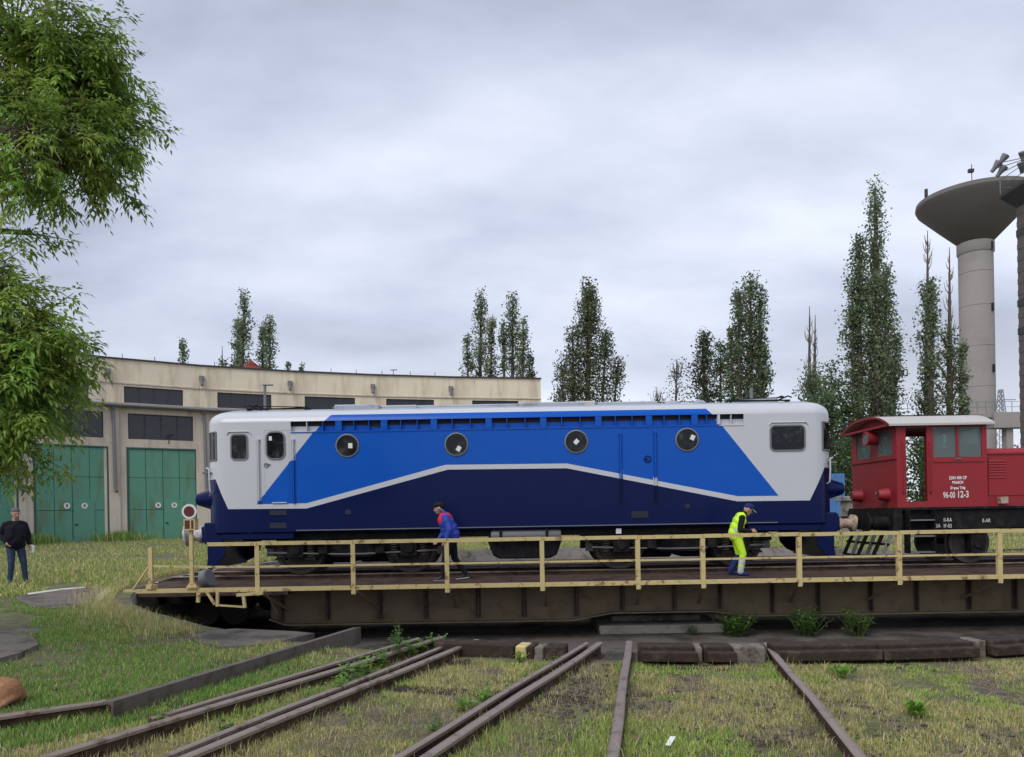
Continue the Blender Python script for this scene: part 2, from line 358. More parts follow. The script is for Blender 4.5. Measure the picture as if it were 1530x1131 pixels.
# broken paving left of the pit
def slab(name, pts, z, m, h=0.07):
    b = MB(); P = [on(px, py, z) for px, py in pts]; n = len(P)
    b.add([Vector((p.x, p.y, z)) for p in P]+[Vector((p.x, p.y, z-h-0.1)) for p in P], [tuple(range(n)), tuple(range(2*n-1, n-1, -1))]+[(k, (k+1) % n, n+(k+1) % n, n+k) for k in range(n)])
    return struct(b.build(name, m))
slab('asphalt_pad', [(22, 893), (52, 885), (92, 880), (128, 877), (163, 878), (160, 886), (143, 895), (118, 905), (80, 909), (48, 905)], 0.13, M['asphalt'])
slab('asphalt_path', [(-120, 905), (-10, 913), (30, 916), (62, 925), (70, 940), (48, 948), (58, 962), (30, 975), (-8, 985), (-120, 990)], 0.075, M['asphalt'])
slab('concrete_apron', [(283, 951), (318, 941), (352, 939), (440, 943), (470, 946), (430, 955), (392, 963), (330, 966), (300, 960)], 0.055, M['asphalt'])
for pts in ([(146, 891), (152, 884), (161, 880), (168, 882), (158, 889), (152, 896), (145, 897)], [(40, 886), (90, 879.5), (126, 876.3), (127, 877.8), (92, 881), (44, 888)]):
    slab('kerb_edge', pts, 0.14, M['kerbwhite'])

# ------------------------------------------------------------------ tracks in the foreground
def rail_mesh(name, a, c, top, mats, w=0.072, h=0.15, foot=0.13):
    """rail section swept from a to c"""
    a = Vector((a[0], a[1], 0)); c = Vector((c[0], c[1], 0)); d = (c-a).normalized(); sdv = Vector((d.y, -d.x, 0))
    half = [(w/2-0.012, 0), (w/2, -0.01), (w/2, -0.032), (0.011, -0.045), (0.011, -h+0.03), (foot/2, -h+0.012), (foot/2, -h)]
    sec = half+[(-x, z) for x, z in reversed(half)]
    n = len(sec); segs = max(2, int((c-a).length/0.8)); vs = []; b = MB()
    for k in range(segs+1):
        p = a+(c-a)*k/segs; wob = 0.006*math.sin(k*1.9+a.x*3)
        vs += [p+sdv*(x+wob)+Vector((0, 0, top+z+0.004*math.sin(k*1.3+a.y))) for x, z in sec]
    fs = [(k*n+i, k*n+(i+1) % n, (k+1)*n+(i+1) % n, (k+1)*n+i) for k in range(segs) for i in range(n)]
    ms = [1 if i in (0, n-1, n-2) or i == 1 else 0 for k in range(segs) for i in range(n)]
    b.v = [tuple(p) for p in vs]; b.f = fs+[tuple(range(n)), tuple(range(segs*n, segs*n+n))]; b.m = ms+[0, 0]
    return b.mesh(name, mats, 40)
def extend(a, c, k0, k1=0.0):
    d = (c-a).normalized(); return a-d*k0, c+d*k1
RAILS = {}
def fg_rail(name, parent, p0, p1, ext=2.5, top=FRZ, w=0.072, mats=None, h=0.15):
    a, c = on(p0[0], p0[1], top), on(p1[0], p1[1], top); a, c = extend(a, c, ext)
    RAILS.setdefault(parent.name, []).append((a, c))
    return link(name, rail_mesh(name, a, c, top, mats or [M['rust'], M['tread']], w, h), parent)
tA = empty('railway_track'); tag(tA, 'straight track nearly square to the pit edge with timber sleepers between its rails', 'railway track', 'tracks running up to the turntable pit')
fg_rail('rail', tA, (915, 1131), (940, 957)); fg_rail('rail', tA, (1290, 1131), (1145, 960))
tB = empty('railway_track'); tag(tB, 'slanting track with check rails beside both running rails next to the straight track', 'railway track', 'tracks running up to the turntable pit')
fg_rail('rail', tB, (270, 1131), (712, 955)); fg_rail('rail', tB, (630, 1131), (897, 959))
fg_rail('check_rail', tB, (236, 1131), (684, 956), 2.0, FRZ-0.015, 0.055); fg_rail('check_rail', tB, (590, 1131), (876, 959), 2.0, FRZ-0.012, 0.055)
tC = empty('railway_track'); tag(tC, 'slanting track with a tall steel side plate beside the grassy verge', 'railway track', 'tracks running up to the turntable pit')
fg_rail('rail', tC, (60, 1131), (660, 951)); fg_rail('rail', tC, (162, 1047), (532, 940), 0.0); fg_rail('rail', tC, (-40, 1074), (158, 1046), 1.2)
fg_rail('check_rail', tC, (225, 1072), (625, 952), 0.0, FRZ+0.012, 0.045)
a, c = on(156, 1048, FRZ+0.03), on(530, 938, FRZ+0.03); d = (c-a).normalized(); s_ = Vector((d.y, -d.x, 0))
b = MB(); b.bar(a+s_*0.075+Vector((0, 0, -0.1)), c+s_*0.075+Vector((0, 0, -0.09)), 0.025, 0.21); b.bar(a+s_*0.035+Vector((0, 0, -0.012)), c+s_*0.035+Vector((0, 0, -0.003)), 0.1, 0.02)
b.build('side_plate', mat('plate_brown_steel', (0.115, 0.092, 0.075), 0.7, var=0.2, scale=7, col2=(0.07, 0.05, 0.04), fac2=0.5, scale2=4), tC)
def lerp_y(seg, y):
    a, c = seg; t = (y-a.y)/(c.y-a.y); return a+(c-a)*t
sleeper_me = {}
for trk, y0, y1, st in ((tA, 4.0, 8.0, 0.64), (tB, 4.2, 8.1, 0.66), (tC, 5.0, 8.7, 0.7)):
    seg0, seg1 = RAILS[trk.name][:2]
    y = y0; k = 0
    while y < y1:
        p, q = lerp_y(seg0, y), lerp_y(seg1, y); d0 = (seg0[1]-seg0[0]).normalized(); mid = (p+q)/2
        side = Vector((d0.y, -d0.x, 0))
        b = MB(); rnd = random.Random(k+int(y0*10)); zt = float(gz(mid.x, mid.y))+rnd.uniform(-0.03, 0.016)
        l0, l1 = -1.15+rnd.uniform(-.1, .1), 1.15+rnd.uniform(-.1, .1)
        b.box(l0, l1, -0.12, 0.12, -0.15, 0.0); sl = b.build('sleeper', M['timber'], trk, bevel=0.015)
        sl.location = (mid.x, mid.y, zt); sl.rotation_euler = (rnd.uniform(-.03, .03), rnd.uniform(-.012, .012), math.atan2(side.y, side.x)+rnd.uniform(-.03, .03))
        y += st*rnd.uniform(0.93, 1.08)*0.95; k += 1
# radial tracks on the far side
for k, (deg, r1) in enumerate(((101, 38), (113, 38), (126, 37), (139, 36), (152, 38), (168, 42), (-8, 40), (5, 60), (18, 60), (48, 60), (70, 55), (86, 40))):
    t = empty('railway_track'); tag(t, 'rusty radial track leaving the far half of the pit through the grass', 'railway track', 'radial tracks beyond the pit')
    a = R(deg); d = Vector((math.cos(a), math.sin(a), 0)); s_ = Vector((-d.y, d.x, 0))
    for sg in (-1, 1):
        p0 = TC+d*(TR+0.05)+s_*0.75*sg; p1 = TC+d*r1+s_*0.75*sg
        zt = RAILZ+0.02 if deg in (5,) else 0.165
        link('rail', rail_mesh('rail', p0, p1, zt, [M['rust'], M['tread']]), t)
# timber kerb between the rail ends
M['kerbgrey'] = mat('dirty_kerb_concrete', (.19, .165, .14), .9, var=.3, scale=8, col2=(.09, .07, .055), fac2=.5, scale2=6, bump=.6); kt = empty('pit_kerb'); tag(kt, 'dark tarred timber kerb blocks along the near edge of the turntable pit', 'kerb')
for (px0, px1, m_, z1, dz) in ((655, 772, 'timber', 0.06, .2), (774, 790, 'yellow', 0.055, .16), (792, 801, 'timber', .06, .2), (802, 815, 'concrete', 0.05, .16), (816, 846, 'timber', 0.06, .2), (952, 1034, 'timber', 0.08, .13), (1036, 1046, 'concrete', 0.075, .14), (1048, 1090, 'timber', 0.08, .13), (1092, 1138, 'concrete', 0.075, .1),
        (1150, 1300, 'timber', 0.085, .2), (1302, 1440, 'timber', 0.08, .2), (1444, 1458, 'concrete', 0.085, .16), (1462, 1620, 'timber', 0.08, .2), (1625, 1800, 'timber', 0.07, .2)):
    def edge(px):
        ux = (px-PX0-3.2)/FPX; A = 1+ux*ux; B = -2*(ux*TC.x+TC.y); C_ = TC.x**2+TC.y**2-(TR-0.02)**2
        dd = (-B-math.sqrt(max(0, B*B-4*A*C_)))/(2*A); return Vector((ux*dd, dd, 0))
    p, q = edge(px0), edge(px1); b = MB(); z1 += .07; dz += .12; b.bar(p+Vector((0, -.02, z1-dz/2)), q+Vector((0, -.02, z1-dz/2)), 0.26, dz)
    b.build({'timber': 'timber', 'yellow': 'painted_block', 'concrete': 'concrete_block'}[m_], M['kerbgrey' if m_ == 'concrete' else m_], kt, bevel=0.012)
    if m_ == 'timber' and px0 > 900:
        b = MB(); b.bar(p+Vector((0, -.22, z1-.09)), q+Vector((0, -.22, z1-.09)), 0.12, 0.1); b.build('timber', M['timber'], kt, bevel=0.01)

# ------------------------------------------------------------------ turntable bridge
WKZ = 0.12; FY = 15.62
br = empty('turntable_bridge', (TC.x, TC.y, 0)); tag(br, 'brown riveted girder turntable bridge with pale yellow handrail along its walkway', 'turntable bridge')
def brl(p): return Vector(p)-Vector((TC.x, TC.y, 0))
XL, XR = -7.95, 14.2
def bx(x0, x1, y0, y1, z0, z1, name, m_, bevel=0): 
    b = MB(); b.box(x0-TC.x, x1-TC.x, y0-TC.y, y1-TC.y, z0, z1); return b.build(name, M[m_], br, bevel=bevel)
# walkway plates
x = XL; k = 0
while x < XR:
    x2 = min(x+1.98, XR); bx(x+0.004, x2-0.004, FY+0.02, 17.55, WKZ-0.045-0.004*(k % 2), WKZ-0.003*(k % 3), 'walkway_plate', 'deck'); x = x2; k += 1
bx(XL, XR, FY-0.03, FY+0.017, WKZ-0.075, WKZ+0.012, 'edge_angle', 'yellow')
bx(XL, -4.6, FY-0.028, FY+0.4, WKZ-0.15, WKZ-0.08, 'end_channel', 'deck')
# rails and timbers on the bridge
x = -8.3; k = 0
while x < 14.6:
    b = MB(); b.box(x-TC.x, x+0.24-TC.x, 17.58-TC.y, 21.6-TC.y, -0.24, 0.0-0.005*(k % 3)); b.build('cross_timber', M['timber'], br); x += 0.58; k += 1
for yy in (18.7, 20.2):
    b = rail_mesh('bridge_rail', Vector((-8.35-TC.x, yy-TC.y, 0)), Vector((14.7-TC.x, yy-TC.y, 0)), RAILZ, [M['rust'], M['tread']]); link('bridge_rail', b, br)
bx(-8.2, 14.5, 17.6, 17.95, -0.0, 0.10, 'longitudinal_bearer', 'timber', 0.01)
bx(-8.2, 14.5, 21.0, 23.2, WKZ-0.05, WKZ, 'far_walkway', 'deck')
# girders: web, flanges, stiffeners
def girder(yf):
    P = [(-5.25, 0.02), (-5.25, -0.56), (-4.9, -0.69), (1.3, -0.69), (2.1, -0.55), (4.3, -0.55), (5.0, -0.66), (12.0, -0.66), (12.6, -0.55), (12.6, 0.02)]
    b = MB(); b.prism([(x-TC.x, z-.06) for x, z in P], yf-TC.y, yf+0.03-TC.y); b.build('girder_web', M['girder'], br)
    b = MB()
    for (x0, z0), (x1, z1) in zip(P[1:-2], P[2:-1]): b.bar(brl((x0, yf+0.0, z0-.075)), brl((x1, yf+0.0, z1-.075)), 0.3, 0.028)
    b.build('bottom_flange', M['girder'], br)
    x = -5.0; k = 0
    while x < 12.5:
        b = MB(); zb = -0.58 if 1.4 < x < 4.9 else -0.69
        b.box(x-0.055-TC.x, x+0.055-TC.x, yf-0.016-TC.y, yf-0.002-TC.y, zb, -0.05); b.box(x-0.012-TC.x, x+0.012-TC.x, yf-0.12-TC.y, yf-0.017-TC.y, zb, -0.05)
        zz = zb+0.05
        while zz < -0.08:
            for sx in (-.035, .035): b.lathe([(0.012, 0), (0.009, 0.008), (0.001, 0.011)], (x+sx-TC.x, yf-0.016-TC.y, zz), 5, M=Matrix.Rotation(R(90), 3, 'X'))
            zz += 0.09
        b.build('web_stiffener', mat_stiff, br); x += 1.04+(0.09 if k % 2 else -0.05); k += 1
mat_stiff = mat('stiffener_rust', (0.085, 0.066, 0.05), 0.75, var=0.25, scale=4, col2=(0.05, 0.03, 0.022), fac2=0.5, scale2=3)
girder(16.55); girder(21.2)
for xe in (-8.1, 13.6):
    bx(xe-0.1, xe+2.5 if xe < 0 else xe+0.8, 17.7, 21.2, -0.42, -0.26, 'end_beam', 'under')
for xw in (-7.3, -6.6):
    for yw in (18.2, 20.8):
        b = MB(); b.cyl((xw-TC.x, yw-.08-TC.y, -0.66), (xw-TC.x, yw+.08-TC.y, -0.66), 0.32, n=24); b.build('carrying_wheel', M['steel'], br)
# handrail
posts = [385, 528, 668, 810, 953, 1050, 1194, 1343, 1493, 1645]
PXW = [at(p, 845, FY).x for p in posts]
for i, xw in enumerate(PXW):
    b = MB(); b.box(xw-.045-TC.x, xw+.045-TC.x, FY-0.045-TC.y, FY-0.034-TC.y, WKZ-0.16, WKZ+0.86); b.box(xw-.045-TC.x, xw-.034-TC.x, FY-0.034-TC.y, FY+0.04-TC.y, WKZ+0.014, WKZ+0.86)
    b.build('handrail_post', M['yellow'], br)
    b = MB(); b.bar(brl((xw+.05, FY, WKZ-.1)), brl((xw+0.05+(0.3 if i < 2 else -.3 if i > 6 else 0.06), 16.50, -0.45)), 0.05, 0.05); b.bar(brl((xw+.05, FY-.02, WKZ-.1)), brl((xw+.05, 16.52, WKZ-.1)), 0.05, 0.06)
    b.build('walkway_bracket', M['girder'], br)
xs = [at(310, 822, FY).x]+PXW
for i in range(len(xs)-1):
    b = MB(); g = 0.004; zr = WKZ+0.905
    b.bar(brl((xs[i]+g, FY-0.02, zr+random.uniform(-.006, .006))), brl((xs[i+1]-g, FY-0.02, zr+random.uniform(-.006, .006))), 0.05, 0.076); b.build('top_rail', M['yellow'], br)
xs2 = [at(226, 845, FY).x, at(287, 845, FY).x]+PXW
for i in range(len(xs2)-1):
    zr = [0.50, 0.47, 0.45][min(i, 2)]+WKZ-.02
    zr2 = [0.47, 0.45, 0.45][min(i, 2)]+WKZ-.02
    b = MB(); b.bar(brl((xs2[i], FY-0.025, zr)), brl((xs2[i+1], FY-0.025, zr2)), 0.014, 0.042); b.build('middle_rail', M['yellow'], br)
xe = xs2[0]
b = MB(); b.box(xe-.04-TC.x, xe+.04-TC.x, FY-.05-TC.y, FY+.03-TC.y, WKZ+0.014, WKZ+0.86); b.box(xe-.09-TC.x, xe+.09-TC.x, FY-.06-TC.y, FY+.1-TC.y, WKZ+.013, WKZ+.1); b.build('end_post', M['yellow'], br)
b = MB(); b.bar(brl((xe-.02, FY-.03, WKZ+.5)), brl((xe-.36, FY-.03, WKZ+.02)), .045, .03); b.build('end_brace', M['yellow'], br)
xr = at(306, 868, 16.0).x
b = MB(); b.lathe([(0.001, -.09), (.17, -.09), (.19, -.07), (.19, .07), (.17, .09), (.001, .09)], brl((xr, 16.1, WKZ+.17)), 24, M=Matrix.Rotation(R(75), 3, 'Y') @ Matrix.Rotation(R(12), 3, 'X')); b.build('guide_roller', M['lightgrey'], br, 40)
# locking lever linkage under the walkway
b = MB(); P = lambda px, py, d=15.5: brl(at(px, py, d))
b.bar(P(309, 884), P(321, 903), .05, .05); b.bar(P(309, 884), P(319, 881), .06, .05); b.bar(P(325, 884), P(325, 906), .055, .055); b.bar(P(322, 904), P(368, 907), .03, .035); b.bar(P(366, 908), P(364, 890), .06, .06); b.bar(P(354, 889), P(393, 886), .07, .06); b.bar(P(297, 886), P(296, 900), .05, .07)
b.build('locking_lever', M['yellow'], br)
b = MB(); Q = [P(395, 884), P(402, 893), P(408, 905), P(415, 918)]; b.tube(Q, .012, 5); b.build('chain', M['rust'], br)
# signal on the bridge end
xg = at(287, 845, FY).x
sg = empty('turntable_signal', (xg, FY-.02, WKZ)); tag(sg, 'yellow post with round red and white disc over a red lantern at the bridge end', 'signal')
b = MB(); b.box(-.035, .035, -.03, .04, .1, 1.2); b.box(-.1, .1, -.05, .12, .013, .05); b.prism([(-.1, .05), (.1, .05), (.04, .14), (-.04, .14)], -.02, .03); b.build('post', M['yellow'], sg)
b = MB(); b.box(-.115, .115, -.09, -.075, 1.2, 1.225); b.box(-.115, .115, -.09, -.075, 1.40, 1.425); b.box(-.115, -.09, -.09, -.075, 1.226, 1.399); b.box(.09, .115, -.09, -.075, 1.226, 1.399); b.box(.015, .04, -.092, -.077, 1.226, 1.399); b.box(-.11, .11, -.07, .1, 1.2, 1.425); b.build('lantern_case', M['yellow'], sg)
b = MB(); b.box(-.088, .013, -.083, -.073, 1.227, 1.398); b.box(.042, .088, -.083, -.073, 1.227, 1.398); b.build('lantern_glass', M['signred'], sg)
Rx = Matrix.Rotation(R(90), 3, 'X')
b = MB(); b.lathe([(0.001, 0), (.15, 0), (.15, .02), (.001, .02)], (0, -.06, 1.58), 32, M=Rx); b.build('disc_rim', M['paper'], sg)
b = MB(); b.lathe([(0.001, .021), (.108, .021), (.108, .026), (.001, .026)], (0, -.06, 1.58), 32, M=Rx); b.build('disc_face', M['signred'], sg)
b = MB(); b.box(-.02, .02, -.055, -.03, 1.426, 1.6); b.build('disc_bracket', M['yellow'], sg)

# ------------------------------------------------------------------ electric locomotive
LO = Vector((0.20, 19.45, RAILZ))
loco = empty('electric_locomotive', LO); tag(loco, 'freshly painted white, blue and navy electric locomotive standing on the turntable bridge', 'locomotive')
HW = 1.5
def sd(px, py, d=19.45-HW):
    p = at(px, py, d)-LO; return (p.x, p.z)
HL = 7.40
SEC = [(1.46, 1.02), (HW, 1.06), (HW, 3.405), (HW, 3.42), (HW, 3.63), (HW, 3.645), (1.485, 3.69), (1.44, 3.77), (1.36, 3.84), (1.24, 3.895), (1.05, 3.95), (0.6, 4.04), (0.0, 4.07)]
xn0, xn1 = sd(434, 630)[0], sd(1111, 622)[0]
def ring_at(x):
    ax = abs(x); notch = xn0+1e-4 <= x <= xn1-1e-4
    t = max(0, (ax-6.9)/(HL-6.9)); k = 1-0.22*t**2.2; zdrop = 0.09*t**2.5
    pts = []
    for i, (w, z) in enumerate(SEC):
        if notch and i in (3, 4): w -= 0.11
        w2 = w*k; z2 = z
        if z > 3.6: z2 = z-zdrop*(z-3.3)/0.77
        pts.append((w2, z2))
    return pts
st = [-HL, -7.38, -7.34, -7.27, -7.16, -7.02, -6.9, -6.4, xn0, xn0+2e-4]+[xn0+(xn1-xn0)*k/10 for k in range(1, 10)]+[xn1-2e-4, xn1, 6.4, 6.9, 7.02, 7.16, 7.27, 7.34, 7.38, HL]
bm = bmesh.new(); rings = []
for x in st:
    pr = ring_at(x); full = [(-w, z) for w, z in pr]+[(w, z) for w, z in reversed(pr[:-1])]
    rings.append([bm.verts.new((x, y, z)) for y, z in full])
nn = len(rings[0])
for r0, r1 in zip(rings, rings[1:]):
    for i in range(nn): bm.faces.new((r0[i], r0[(i+1) % nn], r1[(i+1) % nn], r1[i]))
bm.faces.new(rings[0][::-1]); bm.faces.new(rings[-1])
LB = [sd(*p) for p in ((320, 716), (341, 760.7), (458, 759.7), (669, 701.6), (847, 699.6), (1101.6, 749), (1210, 747.6), (1234.5, 698))]
BL = [sd(*p) for p in ((383, 753.5), (458, 752), (665, 694.5), (847, 692.5), (1103, 741.5), (1163.5, 740.8), (1077.8, 634.4), (1056, 609.8), (494, 619), (471, 642))]
def cut(a, c):
    n = Vector((-(c[1]-a[1]), 0, c[0]-a[0])).normalized()
    bmesh.ops.bisect_plane(bm, geom=bm.verts[:]+bm.edges[:]+bm.faces[:], plane_co=(a[0], 0, a[1]), plane_no=n, dist=1e-5)
for P in (LB, BL+[BL[0]]):
    for a, c in zip(P, P[1:]): cut(a, c)
cut((0, LB[0][1]), (1, LB[0][1])); cut((0, LB[-1][1]), (1, LB[-1][1])); cut((0, 3.925), (1, 3.925))
cut((0, 3.535), (1, 3.535))
def inpoly(x, z, P):
    c = False
    for (x0, z0), (x1, z1) in zip(P, P[1:]+P[:1]):
        if (z0 > z) != (z1 > z) and x < (x1-x0)*(z-z0)/(z1-z0)+x0: c = not c
    return c
def lbz(x):
    if x <= LB[0][0]: return LB[0][1]
    if x >= LB[-1][0]: return LB[-1][1]
    for a, c in zip(LB, LB[1:]):
        if a[0] <= x <= c[0]: return a[1]+(c[1]-a[1])*(x-a[0])/(c[0]-a[0])
bmesh.ops.recalc_face_normals(bm, faces=bm.faces)
for f in bm.faces:
    c = f.calc_center_median(); n = f.normal
    inrec = xn0 < c.x < xn1 and 3.41 < c.z < 3.64 and abs(c.y) < HW-0.03
    if c.z > 3.925 and n.z > 0.2: f.material_index = 3
    elif inrec and c.z > 3.5: f.material_index = 4
    elif c.z < lbz(c.x): f.material_index = 2
    elif inpoly(c.x, c.z, BL): f.material_index = 1
    else: f.material_index = 0
me = bpy.data.meshes.new('body'); bm.to_mesh(me); bm.free()
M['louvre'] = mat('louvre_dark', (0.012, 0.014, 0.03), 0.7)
for m_ in ('white', 'blue', 'navy', 'roofgrey', 'louvre'): me.materials.append(M[m_])
me.polygons.foreach_set('use_smooth', [True]*len(me.polygons)); me.set_sharp_from_angle(angle=R(22))
body = link('body', me, loco)
def paint(x, z):
    return M['navy'] if z < lbz(x) else (M['blue'] if inpoly(x, z, BL) else M['white'])
SY = -HW
def lpart(b, name, m_, par=None, smooth=None, bevel=0): return b.build(name, M[m_] if isinstance(m_, str) else m_, par or loco, smooth, bevel=bevel)
# louvre dividers and fins, sill strip
for side in (-1, 1):
    y = side*HW; ys = sorted((y-side*.108, y-side*.004)); div = [434, 505.5, 573.5, 648, 730, 811.7, 894, 969.7, 1038, 1074, 1111]
    dx = [sd(p, 630)[0] for p in div]
    for i, x in enumerate(dx[1:-1]):
        b = MB(); w = .075 if i < 8 else .03; b.box(x-w, x+w, ys[0], ys[1]+(0.0), 3.40+.012, 3.640); lpart(b, 'louvre_divider', paint(x, 3.5))
    for x0, x1 in zip(dx, dx[1:]):
        for q in ((1/3, 2/3) if x1-x0 > .8 else (.5,)):
            x = x0+(x1-x0)*q; b = MB(); b.box(x-.008, x+.008, ys[0], ys[1]-side*.02 if side > 0 else ys[1], 3.412, 3.64); lpart(b, 'louvre_fin', paint(x, 3.5))
    b = MB(); b.box(-6.5, 6.5, *sorted((y+side*.002, y+side*.012)), 3.36, 3.385); 
    x0, x1 = sd(440, 641)[0], sd(1140, 633)[0]
    zs = 1.075
    b = MB(); b.box(x0, x1+.3, *sorted((y+side*.001, y+side*.016)), zs, zs+.022); lpart(b, 'sill_strip', 'lightgrey')
    for xa, xb in zip(dx, dx[1:]):
        mx = (xa+xb)/2; b = MB(); b.box(xa, xb, *sorted((y+side*.001, y+side*.014)), 3.372, 3.392); lpart(b, 'rain_strip', paint(mx, 3.38))
# sheet seams
for x in np.linspace(-5.2, 5.6, 8):
    for z0, z1 in ((1.12, 1.4), (1.41, max(1.5, lbz(x)-.14))):
        b = MB(); b.box(x-.006, x+.006, SY-.0025, SY-.0004, z0, z1); lpart(b, 'sheet_seam', paint(x, z0))
    b = MB(); b.box(x+.02, x+1.5, SY-.004, SY-.0004, 1.402, 1.409); lpart(b, 'sheet_seam', 'navy')
# portholes
def porthole(x, z, side):
    y = side*HW; Rm = Matrix.Rotation(R(90)*(1 if side < 0 else -1), 3, 'X')
    b = MB(); b.lathe([(.245, 0), (.275, 0), (.28, .012), (.27, .022), (.25, .024), (.245, .018)], (x, y, z), 40, M=Rm, cap=False); fr = lpart(b, 'porthole', 'rubber', None, 50)
    b = MB(); b.lathe([(.001, .006), (.246, .006)], (x, y, z), 40, M=Rm, cap=False); g = b.build('pane', M['glass'], fr)
    return fr
for i, (px, py) in enumerate(((519, 666), (682, 664), (861, 660), (1026.5, 657))):
    x, z = sd(px, py)
    for side in (-1, 1):
        fr = porthole(x, z, side)
        if side < 0:
            o = ((.07, -.0), (.05, -.1), (.0, .0), (.13, .05))[i]; rot = R((0, 30, 45, 25)[i])
            Mx = Matrix.Translation((x+o[0], -HW-.009, z+o[1])) @ Matrix.Rotation(rot, 4, 'Y')
            b = MB(); b.box(-.05, .05, -.001, .001, -.06, .06, M=Mx); b.build('paper_note', M['paper'], fr)
# framed rounded windows on the side
def rrect(x0, x1, z0, z1, r, n=5):
    P = []
    for cx, cz, a0 in ((x1-r, z1-r, 0), (x0+r, z1-r, 90), (x0+r, z0+r, 180), (x1-r, z0+r, 270)):
        for k in range(n+1): a = R(a0+90*k/n); P.append((cx+r*math.cos(a), cz+r*math.sin(a)))
    return P
def frame_window(x0, x1, z0, z1, side, name='side_window', fm='rubber', gm='glass', r=.09, w=.035, paper=None):
    y = side*HW; O = rrect(x0-w, x1+w, z0-w, z1+w, r+w); I = rrect(x0, x1, z0, z1, r); n = len(O); b = MB()
    yo, yf = y+side*.0005, y+side*.02
    b.add([(x, yf, z) for x, z in O]+[(x, yf, z) for x, z in I]+[(x, yo, z) for x, z in O]+[(x, yo, z) for x, z in I],
          [(k, (k+1) % n, n+(k+1) % n, n+k) for k in range(n)]+[(k, (k+1) % n, 2*n+(k+1) % n, 2*n+k) for k in range(n)]+[(n+k, n+(k+1) % n, 3*n+(k+1) % n, 3*n+k) for k in range(n)])
    fr = lpart(b, name, fm); b = MB(); b.add([(x, y+side*.006, z) for x, z in I], [tuple(range(n))]); b.build('pane', M[gm], fr)
    if paper:
        b = MB(); px_, pz_ = paper; b.box(px_-.035, px_+.035, y+side*.008-.001, y+side*.008+.001, pz_-.05, pz_+.05); b.build('paper_note', M['paper'], fr)
    return fr
def winpx(cx, cy, w, h, **k):
    a = sd(cx-w/2, cy); c = sd(cx+w/2, cy); zc = sd(cx, cy)[1]; hh = h/63.7/2
    return frame_window(a[0], c[0], zc-hh, zc+hh, -1, **k)
winpx(357.5, 668, 22, 35, r=.07); pz = sd(404, 655)
winpx(411.7, 665.6, 25, 38, name='door_window', r=.12, paper=pz); winpx(1176.7, 654.4, 49, 35)
for (x0, x1) in ((5.9, 6.6), (-6.6, -5.85)): frame_window(x0, x1, 2.72, 3.3, 1)
# rain gutters over the cab windows
for cx, cy, w in ((357, 645, 36), (1178, 631, 58)):
    a = sd(cx-w/2, cy+3); c = sd(cx+w/2, cy); zc = sd(cx, cy)[1]
    b = MB(); b.tube([(a[0], SY-.012, zc-.06), (a[0]+.05, SY-.018, zc), (c[0]-.05, SY-.018, zc), (c[0], SY-.012, zc-.06)], .014, 5); lpart(b, 'rain_gutter', 'white')
# doors: outline, grab rails, latch
def door(px0, px1, ytop, ybot, latch):
    (x0, z1), (x1, _) = sd(px0, ytop), sd(px1, ytop); z0 = sd(px0, ybot)[1]; segs = 9
    par = None
    for k in range(segs):
        za, zb = z0+(z1-z0)*k/segs, z0+(z1-z0)*(k+1)/segs
        for x in (x0, x1):
            b = MB(); b.box(x-.008, x+.008, SY-.006, SY-.0005, za, zb-.0005); lpart(b, 'door_edge', paint(x, (za+zb)/2-.02))
    b = MB(); b.box(x0, x1, SY-.006, SY-.0005, z1, z1+.014); lpart(b, 'door_edge', paint((x0+x1)/2, z1))
def grab(px, y0, y1):
    x, za = sd(px, y0); zb = sd(px, y1)[1]; zc = za
    cutz = sorted([za, zb]+[z for z in (lbz(x), ) if zb < z < za]+[z for z in np.linspace(zb, za, 7)[1:-1]])
    for z0, z1 in zip(cutz, cutz[1:]):
        b = MB(); b.cyl((x, SY-.035, z0), (x, SY-.035, z1), .018, n=8); b.box(x-.045, x-.035, SY-.012, SY-.0007, z0, z1); b.box(x+.035, x+.045, SY-.012, SY-.0007, z0, z1); lpart(b, 'grab_rail', paint(x, (z0+z1)/2))
    for z in (za, zb):
        b = MB(); b.box(x-.03, x+.03, SY-.05, SY-.001, z-.02, z+.02); lpart(b, 'rail_bracket', paint(x, z))
door(394, 431, 643, 751, 0); door(929, 975, 640, 750, 1)
for px, y0, y1 in ((386, 657, 749), (438, 657, 750), (926.6, 648, 749), (978.6, 646, 748)): grab(px, y0, y1)
x, z = sd(967.7, 686); b = MB(); b.lathe([(.06, 0), (.085, 0), (.085, .012), (.06, .014)], (x, SY, z), 24, M=Rx, cap=False); b.box(x-.09, x+.02, SY-.03, SY-.015, z-.012, z+.012); lpart(b, 'door_latch', 'navy')
x, z = sd(398, 694); b = MB(); b.box(x-.02, x+.09, SY-.03, SY-.001, z-.012, z+.012); b.lathe([(.04, 0), (.06, 0), (.06, .01), (.04, .012)], (x, SY, z-.02), 20, M=Rx, cap=False); lpart(b, 'door_latch', 'rubber')
# foot holes and small hatches
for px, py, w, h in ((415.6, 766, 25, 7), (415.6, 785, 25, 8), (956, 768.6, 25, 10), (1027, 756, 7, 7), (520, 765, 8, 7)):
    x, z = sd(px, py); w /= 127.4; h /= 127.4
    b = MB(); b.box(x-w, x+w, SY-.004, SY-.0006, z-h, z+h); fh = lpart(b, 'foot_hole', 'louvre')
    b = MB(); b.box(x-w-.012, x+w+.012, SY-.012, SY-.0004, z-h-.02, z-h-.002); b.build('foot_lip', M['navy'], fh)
x, z = sd(418, 751); b = MB(); b.box(x-.17, x+.17, SY-.03, SY-.001, z-.012, z+.012); lpart(b, 'door_step', 'white')
